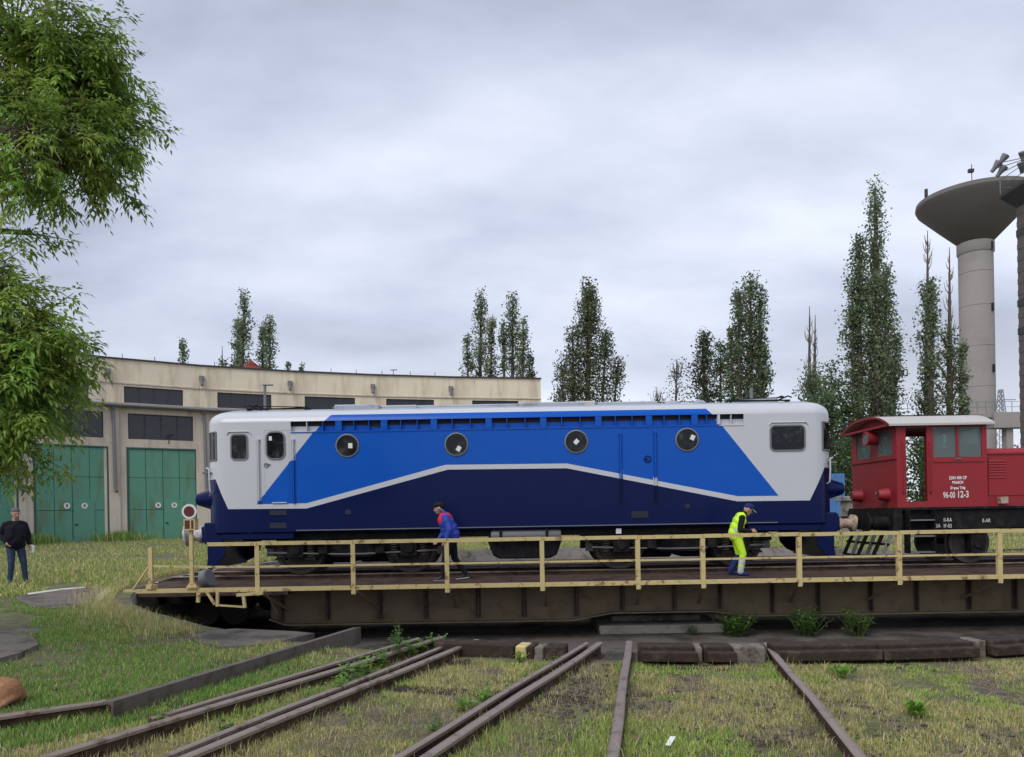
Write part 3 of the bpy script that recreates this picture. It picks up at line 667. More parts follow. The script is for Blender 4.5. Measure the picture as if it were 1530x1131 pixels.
# ends: windscreens, headlight horns, buffer beam, buffers, plough
def endpart(sx):
    for sy in (-1, 1):
        # wrap-round windscreen corner glass following the body
        b = MB(); cols = []
        for ax in (7.14, 7.24, 7.32, 7.375, HL+.004):
            w = ring_at(ax if ax < HL else HL)[2][0]
            cols.append((ax, w+.008))
        cols += [(HL+.012, .75), (HL+.012, .05)]
        vs = [(sx*ax, sy*w, z) for ax, w in cols for z in (2.78, 3.42)]
        b.add(vs, [(2*i, 2*i+2, 2*i+3, 2*i+1) for i in range(len(cols)-1)]); wn = lpart(b, 'windscreen', 'glass')
        b = MB(); b.tube([(sx*ax, sy*w, 3.43) for ax, w in cols], .02, 5); b.tube([(sx*ax, sy*w, 2.77) for ax, w in cols], .02, 5); b.tube([(sx*cols[0][0], sy*cols[0][1], z) for z in (2.77, 3.43)], .02, 5); b.build('windscreen_rubber', M['rubber'], wn)
        # headlight horn
        z0 = 1.86
        b = MB(); b.lathe([(.001, -.45), (.26, -.45), (.26, .02), (.25, .06), (.15, .37), (.135, .40), (.12, .405), (.001, .40)], (sx*(HL-.02), sy*.98, z0), 28, M=Matrix.Rotation(R(90)*sx, 3, 'Y')); h = lpart(b, 'headlight_housing', 'navy', None, 35)
        b = MB(); b.lathe([(.001, .414), (.12, .412), (.125, .405)], (sx*(HL-.02), sy*.98, z0), 20, cap=False, M=Matrix.Rotation(R(90)*sx, 3, 'Y')); b.build('headlight_lens', M['lightgrey'], h)
        # white handrail round the corner
        b = MB(); b.tube([(sx*(HL-.12), sy*1.33, 1.98), (sx*(HL-.09), sy*1.4, 2.02), (sx*(HL-.08), sy*1.42, 2.3), (sx*(HL-.07), sy*1.4, 2.56), (sx*(HL+.05), sy*1.25, 2.6), (sx*(HL+.06), sy*1.0, 2.6)], .018, 6); lpart(b, 'corner_handrail', 'white')
        b = MB(); b.box(*sorted((sx*(HL-.06), sx*(HL+.12))), *sorted((sy*.9, sy*1.33)), 2.46, 2.5); lpart(b, 'corner_step', 'lightgrey')
        # buffer
        yb = sy*.875; zb = 1.02
        b = MB(); b.box(*sorted((sx*(HL-.03), sx*(HL+.28))), yb-.2, yb+.2, zb-.17, zb+.19); lpart(b, 'buffer_housing', 'navy', bevel=.03)
        rnd = random.Random(int(sx*3+sy)); b = MB(); pr = []
        for i in range(9):
            t = i/8; pr.append(((.13 if sx > 0 else .19)+.03*math.sin(t*9)+(.07 if t > .8 else 0)+.012*rnd.uniform(-1, 1), .26+t*.44))
        pr = [(.02, .25)]+pr+[(.16, .71), (.001, .72)]
        b.lathe(pr, (sx*HL, yb, zb), 18, M=Matrix.Rotation(R(90)*sx, 3, 'Y'))
        b.v = [(p[0]+rnd.uniform(-.012, .012), p[1]+rnd.uniform(-.014, .014), p[2]+rnd.uniform(-.014, .014)) for p in b.v]
        o = lpart(b, 'wrapped_buffer', 'clearplastic' if sx < 0 else 'plastic', None, 50); o['label'] = 'buffer wrapped in crumpled plastic film' if sx < 0 else 'buffer wrapped in brown greasy paper'
    b = MB(); b.box(*sorted((sx*(HL-.35), sx*(HL+.1))), -1.35, 1.35, .78, 1.3); lpart(b, 'buffer_beam', 'navy', bevel=.03)
    # cab skirt
    b = MB(); b.box(*sorted((sx*5.35, sx*(HL-.36))), -1.46, 1.46, .90, 1.019); lpart(b, 'cab_skirt', 'navy')
    # plough
    b = MB(); P = [(sx*(HL-.02), .79), (sx*(HL-.4), .79), (sx*(HL-.36), .52), (sx*(HL-.18), .32), (sx*(HL+.0), .24), (sx*(HL+.06), .28)]
    b.prism(P, -1.3, -1.24); b.prism(P, 1.24, 1.3); b.box(*sorted((sx*(HL-.02), sx*(HL+.06))), -1.238, 1.238, .2, .78); lpart(b, 'snow_plough', 'navy')
    # yellow inspection plate and hoses
    b = MB(); b.tube([(sx*(HL+.1), -.45, .9), (sx*(HL+.22), -.45, .7), (sx*(HL+.2), -.45, .45), (sx*(HL+.08), -.45, .4)], .028, 6); lpart(b, 'brake_hose', 'under')
    b = MB(); b.tube([(sx*(HL+.1), 0, 1.0), (sx*(HL+.3), 0, .98), (sx*(HL+.32), 0, .7)], .05, 6); lpart(b, 'coupling_hook', 'under')
endpart(-1); endpart(1)
# underframe, tank, bogies
b = MB(); b.box(-6.6, 6.6, -1.3, 1.3, .86, 1.015); lpart(b, 'underframe', 'under')
x0 = sd(726, 815)[0]; x1 = sd(843, 815)[0]
b = MB(); b.prism([(x0+.05, .86), (x1-.05, .86), (x1-.02, .78), (x1-.16, .40), (x1-.32, .32), (x0+.32, .32), (x0+.16, .40), (x0+.02, .78)], -1.25, 1.25); lpart(b, 'transformer_tank', 'under', bevel=.03)
b = MB(); b.lathe([(.001, 0), (.12, .0), (.14, .05), (.14, 1.6), (.12, 1.65), (.001, 1.65)], (x0+.12, -1.33, .88), 16, M=Matrix.Rotation(R(90), 3, 'Y')); lpart(b, 'air_reservoir', 'lightgrey', None, 40)
for xx in (x0+.35, x1-.4): 
    b = MB(); b.box(xx-.03, xx+.03, -1.49, -1.475, .7, 1.03); lpart(b, 'tank_strap', 'under')
for px in (560, 640, 990, 1140, 470):
    x, z = sd(px, 800, 18.0); b = MB(); b.box(x-.16, x+.16, -1.42, -1.05, .72, .86); lpart(b, 'equipment_box', 'under', bevel=.02)
x, z = sd(925, 790); b = MB(); b.box(x-.06, x+.06, -1.44, -1.36, .88, 1.0); lpart(b, 'junction_box', 'paper')
x, z = sd(368, 806); b = MB(); b.cyl((x, -1.47, .78), (x, -1.47, .83), .05, n=10); lpart(b, 'air_cock', 'paper')
wheel_x = [at(p, 850, 18.7).x-LO.x for p in (450, 615, 925, 1100)]
for i, wx in enumerate(wheel_x):
    ax = empty('wheelset', (wx, 0, .625), 0, loco)
    for sy in (-1, 1):
        b = MB(); Rw = Matrix.Rotation(R(90)*(1 if sy < 0 else -1), 3, 'X')
        b.lathe([(.001, .05), (.12, .05), (.14, .09), (.2, .05), (.5, .03), (.53, .07), (.615, .07), (.625, .0), (.625, -.05), (.65, -.06), (.65, -.075), (.5, -.07), (.001, -.06)], (0, sy*.75, 0), 48, M=Rw); link('wheel', b.mesh('wheel', M['steel'], 35), ax)
    b = MB(); b.cyl((0, -.8, 0), (0, .8, 0), .09, n=14); link('axle', b.mesh('axle', M['steel']), ax)
for k in (0, 2):
    xa, xb = wheel_x[k], wheel_x[k+1]; bg = empty('bogie', ((xa+xb)/2, 0, 0), 0, loco); h = (xb-xa)/2
    for sy in (-1, 1):
        b = MB(); P = [(-h-.75, .80), (-h-.75, .66), (-h+.35, .62), (-.45, .42), (.45, .42), (h-.35, .62), (h+.75, .66), (h+.75, .80)]
        ya, yb = sorted((sy*1.02, sy*1.14)); b.prism(P, ya, yb); link('bogie_frame', b.mesh('bogie_frame', M['under'], bevel=.015), bg)
        for s2 in (-1, 1):
            b = MB(); b.box(s2*h-.2, s2*h+.2, *sorted((sy*.95, sy*1.24)), .43, .80); b.cyl((s2*h, sy*1.0, .625), (s2*h, sy*1.28, .625), .13, n=18); link('axle_box', b.mesh('axle_box', M['under'], bevel=.012), bg)
            for s3 in (-.36, .36):
                b = MB(); Q = []
                for q in range(41): a = q*.9; Q.append((s2*h+s3+.085*math.cos(a), sy*1.14+.085*math.sin(a), .42+q*.0085))
                b.tube(Q, .015, 5); link('coil_spring', b.mesh('coil_spring', M['steel'], 60), bg)
                b = MB(); b.box(s2*h+s3-.12, s2*h+s3+.12, *sorted((sy*1.03, sy*1.25)), .37, .42); link('spring_seat', b.mesh('spring_seat', M['under']), bg)
            b = MB(); b.box(s2*(h+.72)-.09, s2*(h+.72)+.09, *sorted((sy*.7, sy*.82)), .45, .8); link('brake_hanger', b.mesh('brake_hanger', M['lightgrey']), bg)
            b = MB(); b.box(s2*h*.5-.11, s2*h*.5+.11, *sorted((sy*1.15, sy*1.32)), .5, .78); link('sand_box', b.mesh('sand_box', M['under'], bevel=.02), bg)
        b = MB(); b.tube([(-h-.7, sy*1.2, .56), (-.3, sy*1.24, .5), (.3, sy*1.24, .5), (h+.7, sy*1.2, .56)], .02, 6); link('brake_pipe', b.mesh('brake_pipe', M['lightgrey']), bg)
    for s2 in (-1, 1): b = MB(); b.box(s2*h*.5-.62, s2*h*.5+.62, -.6, .6, .26, .84); link('traction_motor', b.mesh('traction_motor', M['under'], bevel=.06), bg)
    b = MB(); b.box(-.1, .1, -1.0, 1.0, .45, .85); link('bolster', b.mesh('bolster', M['under']), bg)
# roof equipment
def panto(cx, f):
    p = empty('pantograph', (cx, 0, 3.99), 0, loco); p.scale = (.8, .9, .55)
    b = MB()
    for y in (-.75, .75): b.bar((-.95, y, .13), (.95, y, .13), .05, .06)
    for x in (-.95, .95): b.bar((x, -.75, .13), (x, .75, .13), .05, .06)
    link('base_frame', b.mesh('base_frame', M['under']), p)
    b = MB(); b.tube([(-.8*f, -.5, .18), (.9*f, -.55, .24), (-.9*f, -.6, .30)], .025, 5); b.tube([(-.8*f, .5, .18), (.9*f, .55, .24), (-.9*f, .6, .30)], .025, 5); link('folded_arm', b.mesh('folded_arm', M['under']), p)
    b = MB(); b.tube([(-.9*f, -1.0, .2), (-.9*f, -.75, .32), (-.9*f, .75, .32), (-.9*f, 1.0, .2)], .03, 6); b.tube([(-.7*f, -1.0, .2), (-.7*f, -.75, .32), (-.7*f, .75, .32), (-.7*f, 1.0, .2)], .03, 6); link('collector_head', b.mesh('collector_head', M['under']), p)
    for x in (-.85, .85):
        for y in (-.7, .7):
            b = MB(); b.lathe([(.05, -.14), (.08, -.1), (.05, -.06), (.08, -.02), (.05, .02), (.05, .09)], (x, y, 0), 12); link('insulator', b.mesh('insulator', M['rust'], 50), p)
panto(-5.9, 1); panto(5.9, -1)
for px, w, hh, y, m_ in ((540, 1.1, .10, -.2, 'roofgrey'), (600, .9, .09, 0, 'roofgrey'), (660, 2.1, .09, .1, 'roofgrey'), (745, 1.0, .07, 0, 'roofgrey'), (822, 1.6, .085, -.1, 'roofgrey'), (872, .5, .13, 0, 'silver'), (935, 1.5, .10, .1, 'roofgrey'), (1128, 1.0, .17, .2, 'roofgrey')):
    x = sd(px, 600, 19.3)[0]; b = MB(); b.box(x-w/2, x+w/2, y-.6, y+.6, 3.95, 4.07+hh*.55); lpart(b, 'roof_hatch', m_, bevel=.03)
for px, r in ((528, .14), (962, .22), (1006, .2), (1048, .18)):
    x = sd(px, 600, 19.3)[0]; b = MB(); b.lathe([(r, 0), (r, .1), (r*.7, .16), (.001, .19)], (x, .1, 4.03), 16); lpart(b, 'roof_vent', 'roofgrey', None, 40)
b = MB(); b.tube([(-4.8, .3, 4.2), (-1.5, .3, 4.21), (2, .3, 4.21), (4.8, .3, 4.2)], .015, 5); lpart(b, 'roof_busbar', 'lightgrey')
for x in (-4.2, -2.2, -.2, 1.8, 3.8):
    b = MB(); b.lathe([(.05, 0), (.08, .04), (.05, .07), (.08, .1), (.04, .16)], (x, .3, 4.04), 10); lpart(b, 'busbar_insulator', 'rust', None, 50)
x = sd(1133, 590, 19.3)[0]; b = MB(); b.cyl((x, .4, 4.1), (x, .4, 4.55), .045, n=8); lpart(b, 'roof_aerial', 'lightgrey')

# ------------------------------------------------------------------ red diesel shunter
SO = Vector((9.2, 19.45, RAILZ)); HC = 1.2
sh = empty('diesel_shunter', SO); tag(sh, 'red diesel shunting locomotive with open cab door coupled beyond the big locomotive', 'locomotive')
def ss(px, py, d=19.45-HC):
    p = at(px, py, d)-SO; return (p.x, p.z)
def spart(b, name, m_, par=None, smooth=None, bevel=0): return b.build(name, M[m_], par or sh, smooth, bevel=bevel)
CL = ss(1475, 700)[0]; zc0, zc1 = 1.38, 3.35
dX0, dz1 = ss(1353, 639); dX1, dz0 = ss(1386, 749); wX0, wz1 = ss(1394, 638); wX1, wz0 = ss(1467, 682); wXm = (wX0+wX1)/2
o = link('cab_side', wall_mesh(0, CL, zc0, zc1, .05, [(dX0, dX1, dz0, dz1), (wX0, wX1, wz0, wz1)], M['red'], 'cab_side'), sh, (0, -HC, 0))
o = link('cab_side', wall_mesh(0, CL, zc0, zc1, .05, [(.25, .95, wz0, wz1), (1.15, 1.95, dz0, dz1)], M['red'], 'cab_side'), sh, (0, HC-.05, 0))
# front wall (facing the big locomotive): two windows
fw = link('cab_front', wall_mesh(-HC+.052, HC-.052, zc0, zc1, .05, [(-.92, -.16, 2.66, 3.28), (.22, .98, 2.66, 3.28)], M['red'], 'cab_front'), sh, (0.0, 0, 0)); fw.rotation_euler = (0, 0, R(-90))
bw = link('cab_rear', wall_mesh(-HC+.052, HC-.052, zc0, zc1, .05, [(-.95, -.2, 2.9, 3.28), (.2, .95, 2.9, 3.28)], M['red'], 'cab_rear'), sh, (CL-.06, 0, 0)); bw.rotation_euler = (0, 0, R(-90))
def pane(name, x0, x1, y, z0, z1, m_='cabglass'):
    b = MB(); b.box(x0, x1, y, y+.006, z0, z1); p = spart(b, name, m_); return p
M['cabglass_t'] = bpy.data.materials.new('tinted_cab_glass'); M['cabglass_t'].use_nodes = True
_n = M['cabglass_t'].node_tree; _p = _n.nodes['Principled BSDF']; _p.inputs['Base Color'].default_value = (0.42, 0.5, 0.5, 1); _p.inputs['Roughness'].default_value = 0.08
_t = _n.nodes.new('ShaderNodeBsdfTransparent'); _t.inputs[0].default_value = (.62, .72, .72, 1); _m = _n.nodes.new('ShaderNodeMixShader'); _m.inputs[0].default_value = .22
_n.links.new(_t.outputs[0], _m.inputs[1]); _n.links.new(_p.outputs[0], _m.inputs[2]); _n.links.new(_m.outputs[0], _n.nodes['Material Output'].inputs['Surface'])
for y in (-HC+.022,):
    pane('cab_window', wX0+.001, wXm-.03, y, wz0, wz1-.001, 'cabglass_t'); pane('cab_window', wXm+.03, wX1-.001, y, wz0, wz1-.001, 'cabglass_t')
    b = MB(); b.box(wXm-.028, wXm+.028, y-.03, y+.03, wz0+.001, wz1-.001); spart(b, 'window_mullion', 'red')
for y0, y1 in ((-.979, -.221), (.161, .919)):
    b = MB(); b.box(.02, .026, y0, y1, 2.661, 3.279); spart(b, 'cab_window', 'cabglass_t')
for y0, y1 in ((-.949, -.201), (.201, .949)):
    b = MB(); b.box(CL-.04, CL-.034, y0, y1, 2.901, 3.279); spart(b, 'cab_window', 'cabglass_t')
b = MB(); b.box(.052, CL-.062, -HC+.052, HC-.052, zc0, zc0+.04); spart(b, 'cab_floor', 'under')
b = MB(); b.box(CL-.45, CL-.07, -1.0, .5, zc0+.04, 2.3); b.box(CL-.4, CL-.1, -.6, .2, 2.301, 2.5); spart(b, 'control_desk', 'cabin')
# arched roof
b = MB(); P = []
for k in range(13):
    a = -1+2*k/12; P.append((a*1.34, 3.37+.29*(1-abs(a)**2.6)))
Q = [(y, z-.05) for y, z in reversed(P)]
poly = P+Q; n = len(poly); xa, xb = -.24, CL+.12
b.add([(x, y, z) for x in (xa, xb) for y, z in poly], [tuple(range(n)), tuple(range(2*n-1, n-1, -1))]+[(k, (k+1) % n, n+(k+1) % n, n+k) for k in range(n)])
b.m = [1 if i == 0 else 0 for i in range(len(b.f))]
b.build('cab_roof', [M['silver'], M['red']], sh, 30)
for x in (0.0, CL-.06):
    b = MB(); T = [(y*.885, z-.055) for y, z in P]; n = len(T); vs = [(xx, y, z) for xx in (x+.002, x+.048) for y, z in [(-HC+.06, zc1+.001)]+T+[(HC-.06, zc1+.001)]]; n += 2
    b.add(vs, [tuple(range(n)), tuple(range(2*n-1, n-1, -1))]+[(k, (k+1) % n, n+(k+1) % n, n+k) for k in range(n)]); spart(b, 'roof_end_panel', 'red')
for s_ in (-1, 1): b = MB(); b.box(.0, CL, *sorted((s_*(HC-.05), s_*HC)), zc1+.001, zc1+.06); spart(b, 'roof_cornice', 'red')
# sun visor / red front hood
b = MB(); b.box(-.22, -.02, -1.2, 1.2, 3.33, 3.38); spart(b, 'roof_visor', 'red')
# headlights (big bucket + small ones)
b = MB(); b.lathe([(.001, -.3), (.15, -.3), (.16, 0), (.185, .02), (.185, .05), (.15, .055), (.13, .03), (.001, .02)], (-.22, -.18, 3.12), 24, M=Matrix.Rotation(R(-90), 3, 'Y')); h = spart(b, 'headlight', 'red', None, 40)
b = MB(); b.lathe([(.001, .045), (.145, .04)], (-.22, -.18, 3.12), 24, cap=False, M=Matrix.Rotation(R(-90), 3, 'Y')); b.build('headlight_lens', M['lightgrey'], h)
for y in (-.72, .72):
    b = MB(); b.lathe([(.001, -.02), (.17, -.02), (.13, .2), (.10, .24), (.001, .22)], (-.0, y, 1.70), 20, M=Matrix.Rotation(R(-90), 3, 'Y')); h = spart(b, 'tail_lamp', 'red', None, 35)
    b = MB(); b.lathe([(.001, .235), (.09, .238)], (0, y, 1.70), 16, cap=False, M=Matrix.Rotation(R(-90), 3, 'Y')); b.build('lamp_lens', M['signred'], h)
b = MB(); b.box(-.03, -.002, -HC, HC, 2.55, 2.575); spart(b, 'front_drip_strip', 'red')
b = MB(); b.box(wX0, wX1+.05, -HC-.02, -HC-.001, wz0-.12, wz0-.095); spart(b, 'window_ledge', 'red')
b = MB(); b.box(wXm-.08, wXm+.08, -HC-.03, -HC-.001, wz0-.06, wz0-.035); spart(b, 'window_catch', 'lightgrey')
for px in (1349, 1389):
    x = ss(px, 700)[0]; b = MB(); b.tube([(x, -HC-.001, 1.7), (x, -HC-.05, 1.75), (x, -HC-.05, 2.9), (x, -HC-.001, 2.95)], .014, 6); spart(b, 'door_handrail', 'red')
# hood
HX = 8.0; hz1 = ss(1500, 668, 18.3)[1]
b = MB(); b.prism([(-1.1, zc0), (1.1, zc0), (1.1, hz1-.12), (1.0, hz1-.02), (.8, hz1), (-.8, hz1), (-1.0, hz1-.02), (-1.1, hz1-.12)], CL+.002, HX, M=Matrix(((0, 1, 0), (1, 0, 0), (0, 0, 1)))); hood = spart(b, 'engine_hood', 'red', bevel=0)
b = MB(); b.box(CL+.002, HX+.02, -1.13, 1.13, hz1-.165, hz1-.14); b.build('hood_moulding', M['red'], hood)
x = CL+.08
while x < HX-1:
    b = MB(); b.box(x, x+.92, -1.118, -1.101, zc0+.25, hz1-.24); pn = b.build('hood_door', M['red'], hood, bevel=.004)
    for q in range(7):
        z = 2.05+q*.065; w0 = x+.05 if x > CL+.5 else x+.0
        b = MB(); b.prism([(0, 0), (.0, .04), (.02, .005)], w0, w0+(.42 if x < CL+.5 else .78), M=Matrix(((0, 1, 0), (-1, 0, 0), (0, 0, 1))) @ Matrix.Identity(3)); 
        b.v = [(p[0], -1.118+p[1], p[2]+z) for p in b.v]; b.build('louvre', M['red'], pn)
    x += .96
b = MB(); b.box(CL+.3, CL+.48, -HC-.02, -HC+.12, zc0+.06, zc0+.22); spart(b, 'filler_box', 'plastic')
# frame, buffer beam, steps, wheels
b = MB(); b.box(-.1, HX+.1, -HC-.02, HC+.02, zc0-.06, zc0-.003); spart(b, 'footplate', 'under')
b = MB(); b.box(.1, HX, -1.1, -1.05, .80, zc0-.062); b.box(.1, HX, 1.05, 1.1, .80, zc0-.062); b.box(.1, HX, -1.0, 1.0, .95, zc0-.062); spart(b, 'main_frame', mat and 'under')
b = MB(); b.box(-.12, .08, -1.25, 1.25, .82, zc0-.062); spart(b, 'buffer_beam', 'under')
for y in (-.875, .875):
    b = MB(); b.lathe([(.16, 0), (.15, .34), (.11, .36), (.11, .46), (.25, .48), (.25, .51), (.001, .53)], (-.12, y, 1.02), 24, M=Matrix.Rotation(R(-90), 3, 'Y')); spart(b, 'buffer', 'under', None, 35)
# slatted guard under the front
for k in range(6):
    y = -1.1+k*.4; b = MB(); b.bar((-.10, y, .80), (-.3-.04*(k % 2), y+.1, .16), .1, .09); b.build('guard_slat', M['lightgrey'] if k % 2 == 0 else M['under'], sh)
b = MB(); b.bar((-.2, -1.15, .5), (-.2, 1.15, .5), .04, .06); b.bar((-.3, -1.1, .17), (-.3, 1.15, .17), .05, .05); spart(b, 'guard_bar', 'under')
xs0, xs1 = ss(1354, 780)[0], ss(1392, 780)[0]
for z in (.30, .68, 1.06):
    b = MB(); b.box(xs0, xs1, -1.36, -1.12, z, z+.03); spart(b, 'cab_step', 'lightgrey')
for x in (xs0, xs1):
    b = MB(); b.box(x-.012, x+.012, -1.37, -1.11, .29, zc0-.062); spart(b, 'step_hanger', 'under')
b = MB(); b.box(xs1+.05, HX, -1.16, -1.102, .86, 1.3); spart(b, 'valance', 'under')
b = MB(); b.box(CL+1.1, CL+2.2, -1.24, -1.162, .9, 1.29); spart(b, 'battery_box', 'under', bevel=.01)
for wx in (ss(1446, 830, 18.7)[0], ss(1446, 830, 18.7)[0]+3.0):
    ws = empty('wheelset', (wx, 0, .5), 0, sh)
    for sy in (-1, 1):
        b = MB(); Rw = Matrix.Rotation(R(90)*(1 if sy < 0 else -1), 3, 'X')
        b.lathe([(.001, .05), (.1, .05), (.12, .09), (.18, .05), (.38, .03), (.41, .07), (.49, .07), (.5, 0), (.5, -.05), (.525, -.06), (.525, -.075), (.001, -.06)], (0, sy*.75, 0), 40, M=Rw); link('wheel', b.mesh('wheel', M['steel'], 35), ws)
        b = MB(); b.box(-.16, .16, *sorted((sy*.92, sy*1.18)), -.2, .2); b.cyl((0, sy*1.0, 0), (0, sy*1.22, 0), .11, n=14); link('axle_box', b.mesh('axle_box', M['under']), ws)
    b = MB(); b.cyl((0, -.8, 0), (0, .8, 0), .08, n=12); link('axle', b.mesh('axle', M['steel']), ws)
    for q in range(5):
        b = MB(); b.box(-.55+q*.07, .55-q*.07, -1.16, -1.08, .24+q*.02, .257+q*.02); b.build('spring_leaf', M['steel'], sh, loc=(wx, 0, .5))
# lettering
def text(name, body_, loc, size, m_, parent, rot=(math.pi/2, 0, 0), sx=1.0, bold=0.0):
    cu = bpy.data.curves.new(name, 'FONT'); cu.body = body_; cu.size = size; cu.align_x = 'CENTER'; cu.align_y = 'CENTER'; cu.extrude = .001; cu.offset = bold
    t = bpy.data.objects.new(name, cu); COL.objects.link(t); bpy.context.view_layer.update()
    me = bpy.data.meshes.new_from_object(t.evaluated_get(bpy.context.evaluated_depsgraph_get())); bpy.data.objects.remove(t)
    me.materials.clear(); me.materials.append(M[m_]); o = link(name, me, parent, loc); o.rotation_euler = rot; o.scale = (sx, 1, 1); return o
x, z = ss(1418, 740); text('lettering', '96-00', (x, -HC-.004, z), .2, 'lettering', sh, sx=.62, bold=.003); x2, z = ss(1438, 739); text('lettering', '12-3', (x2+.01, -HC-.004, z), .22, 'lettering', sh, sx=.72, bold=.005)
for s_, py, sz in (('LDH 450 CP', 714, .10), ('BRASOV', 721, .09), ('Depou Triaj', 729, .09)):
    x, z = ss(1431, py); text('lettering', s_, (x, -HC-.004, z), sz, 'lettering', sh, sx=.8, bold=.004)
text('lettering', '96-00', (-.004, -.25, 1.72), .15, 'lettering', sh, rot=(math.pi/2, 0, R(-90)), sx=.8, bold=.004)
for s_, px, py in (('II-RA', 1419, 777), ('IF-03', 1419, 786), ('F-8A', 1402, 786), ('II-AR', 1477, 778)):
    x, z = ss(px, py, 18.2); text('lettering', s_, (x, -1.1665, z), .13, 'lettering', sh, sx=.75)
ang = math.atan2(31-TC.y, 10.9-TC.x)

# ------------------------------------------------------------------ roundhouse
def dUp(p):
    c = np.polyfit([165, 330, 540, 810], [48, 51.4, 55.1, 58], 2); return float(np.polyval(c, p))
rh = empty('roundhouse', (-14, 50, 0)); tag(rh, 'long curved cream and grey engine shed with green double doors', 'building')
RHO = Vector((-14, 50, 0))
pils = [-300, -145, 8, 160, 300, 432, 556, 672, 810]
UP = [at(p, 700, dUp(p)) for p in pils]
for p in UP: p.z = 0
HT = 11.7; LT = 8.45; GZ = 0.1; DEPTH = 2.5
door_no = 0
for i in range(len(UP)-1):
    A, C = UP[i], UP[i+1]; d = (C-A); Ln = d.length; d.normalize(); nrm = Vector((d.y, -d.x, 0)); rz = math.atan2(d.y, d.x)
    def bp(me, name, off=0.0, x=0.0, par=rh, rzz=rz):
        o = link(name, me, par); q = A+d*x+nrm*off-RHO; o.location = q; o.rotation_euler = (0, 0, rzz); return o
    last = i == len(UP)-2
    w0, w1 = (Ln*.5-1.75, Ln*.5+1.75)
    # upper wall
    bp(wall_mesh(0, Ln-.004, GZ-.3, HT, .35, [(w0, w1, 8.98, 10.02)], M['cream'], 'upper_wall'), 'upper_wall')
    b = MB(); b.box(-.05, Ln+.05-.004, -.10, .45, HT+.002, HT+.09); bp(b.mesh('roof_coping', M['roofdark']), 'roof_coping')
    b = MB(); b.box(0, Ln-.004, -.06, -.002, 10.16, 10.24); bp(b.mesh('string_course', M['greyplaster']), 'string_course')
    for k in range(3):
        b = MB(); x = Ln*(k+.5)/3+random.uniform(-.3, .3); b.cyl((x, .1, HT+.09), (x, .1, HT+.38), .02, n=5); bp(b.mesh('roof_rod', M['rust']), 'roof_rod')
    win = bp(wall_mesh(w0+.002, w1-.002, 8.982, 10.018, .06, [(w0+.06, w1-.06, 9.04, 9.96)], M['roofdark'], 'window'), 'window', -.10)
    for k in range(1, 4):
        x = w0+(w1-w0)*k/4; b = MB(); b.box(x-.035, x+.035, -.005, .065, 9.041, 9.959); m_ = link('mullion', b.mesh('mullion', M['roofdark']), win)
    for k in range(4):
        x = w0+(w1-w0)*k/4; b = MB(); b.box(x+.04, x+(w1-w0)/4-.04, .02, .03, 9.041, 9.959); m_ = link('pane', b.mesh('pane', M['bldglass']), win)
    # rain spout
    b = MB(); b.box(-.12, .18, -.14, -.003, 10.75, 11.05); b.cyl((.03, -.16, 10.45), (.03, -.16, 10.9), .1, n=10); b.cyl((.03, -.12, 10.46), (.03, -.5, 10.36), .09, n=10)
    bp(b.mesh('rain_spout', M['zinc']), 'rain_spout', x=Ln*.02)
    # lower, projecting door bay
    dw = min(4.75, Ln-1.5); a0 = Ln*.5-dw/2+.05; a1 = a0+dw; dh = 5.95
    v0, v1 = Ln*.5-1.85, Ln*.5+1.85
    bp(wall_mesh(.42, Ln-.42, GZ-.3, LT, .3, [(a0, a1, GZ-.3+.001, dh), (v0, v1, 6.45, 8.0)], M['greyplaster'], 'lower_wall'), 'lower_wall', DEPTH)
    b = MB(); b.box(-.42, .418, -.12, .4, GZ-.3, LT); bp(b.mesh('pilaster', M['greyplaster']), 'pilaster', DEPTH)
    b = MB(); b.prism([(-.35, LT+.004), (-.35, LT+.09), (DEPTH-.003, LT+.5), (DEPTH-.003, LT+.40)], 0.0, Ln+.06, M=Matrix(((0, 1, 0), (1, 0, 0), (0, 0, 1)))); bp(b.mesh('lean_to_roof', M['roofdark']), 'lean_to_roof', DEPTH)
    b = MB(); b.cyl((-.02, -.42, LT-.02), (Ln+.05, -.42, LT-.02), .1, n=8); bp(b.mesh('gutter', M['zinc']), 'gutter', DEPTH)
    b = MB(); b.tube([(.1, -.42, LT-.1), (.1, -.25, LT-.35), (.12, -.22, LT-.8), (.16, -.22, 3.4), (.2, -.4, 3.25)], .09, 8); bp(b.mesh('downpipe', M['zinc']), 'downpipe', DEPTH)
    win = bp(wall_mesh(v0+.002, v1-.002, 6.452, 7.998, .07, [(v0+.07, v1-.07, 6.53, 7.92)], M['roofdark'], 'window'), 'window', DEPTH-.08)
    for k in range(1, 4):
        x = v0+(v1-v0)*k/4; b = MB(); b.box(x-.04, x+.04, -.005, .075, 6.531, 7.919); link('mullion', b.mesh('mullion', M['roofdark']), win)
    for k in range(4):
        x = v0+(v1-v0)*k/4; b = MB(); b.box(x+.045, x+(v1-v0)/4-.045, .02, .03, 6.531, 7.919); link('pane', b.mesh('pane', M['bldglass']), win)
    if i in (1, 2, 3):
        b = MB(); b.tube([(Ln*.5+.4, -.02, 6.25), (Ln*.5+.4, -.35, 6.5), (Ln*.5+.55, -.6, 6.75)], .03, 6); b.box(Ln*.5+.42, Ln*.5+.72, -.75, -.5, 6.75, 6.85); bp(b.mesh('wall_lamp', M['roofdark']), 'wall_lamp', DEPTH)
    # double door
    frm = MB(); frm.box(a0+.002, a0+.1, -.03, .2, GZ, dh-.1); frm.box(a1-.1, a1-.002, -.03, .2, GZ, dh-.1); frm.box(a0+.002, a1-.002, -.03, .2, dh-.099, dh-.002)
    dr = bp(frm.mesh('door', M['doorframe']), 'door', DEPTH)
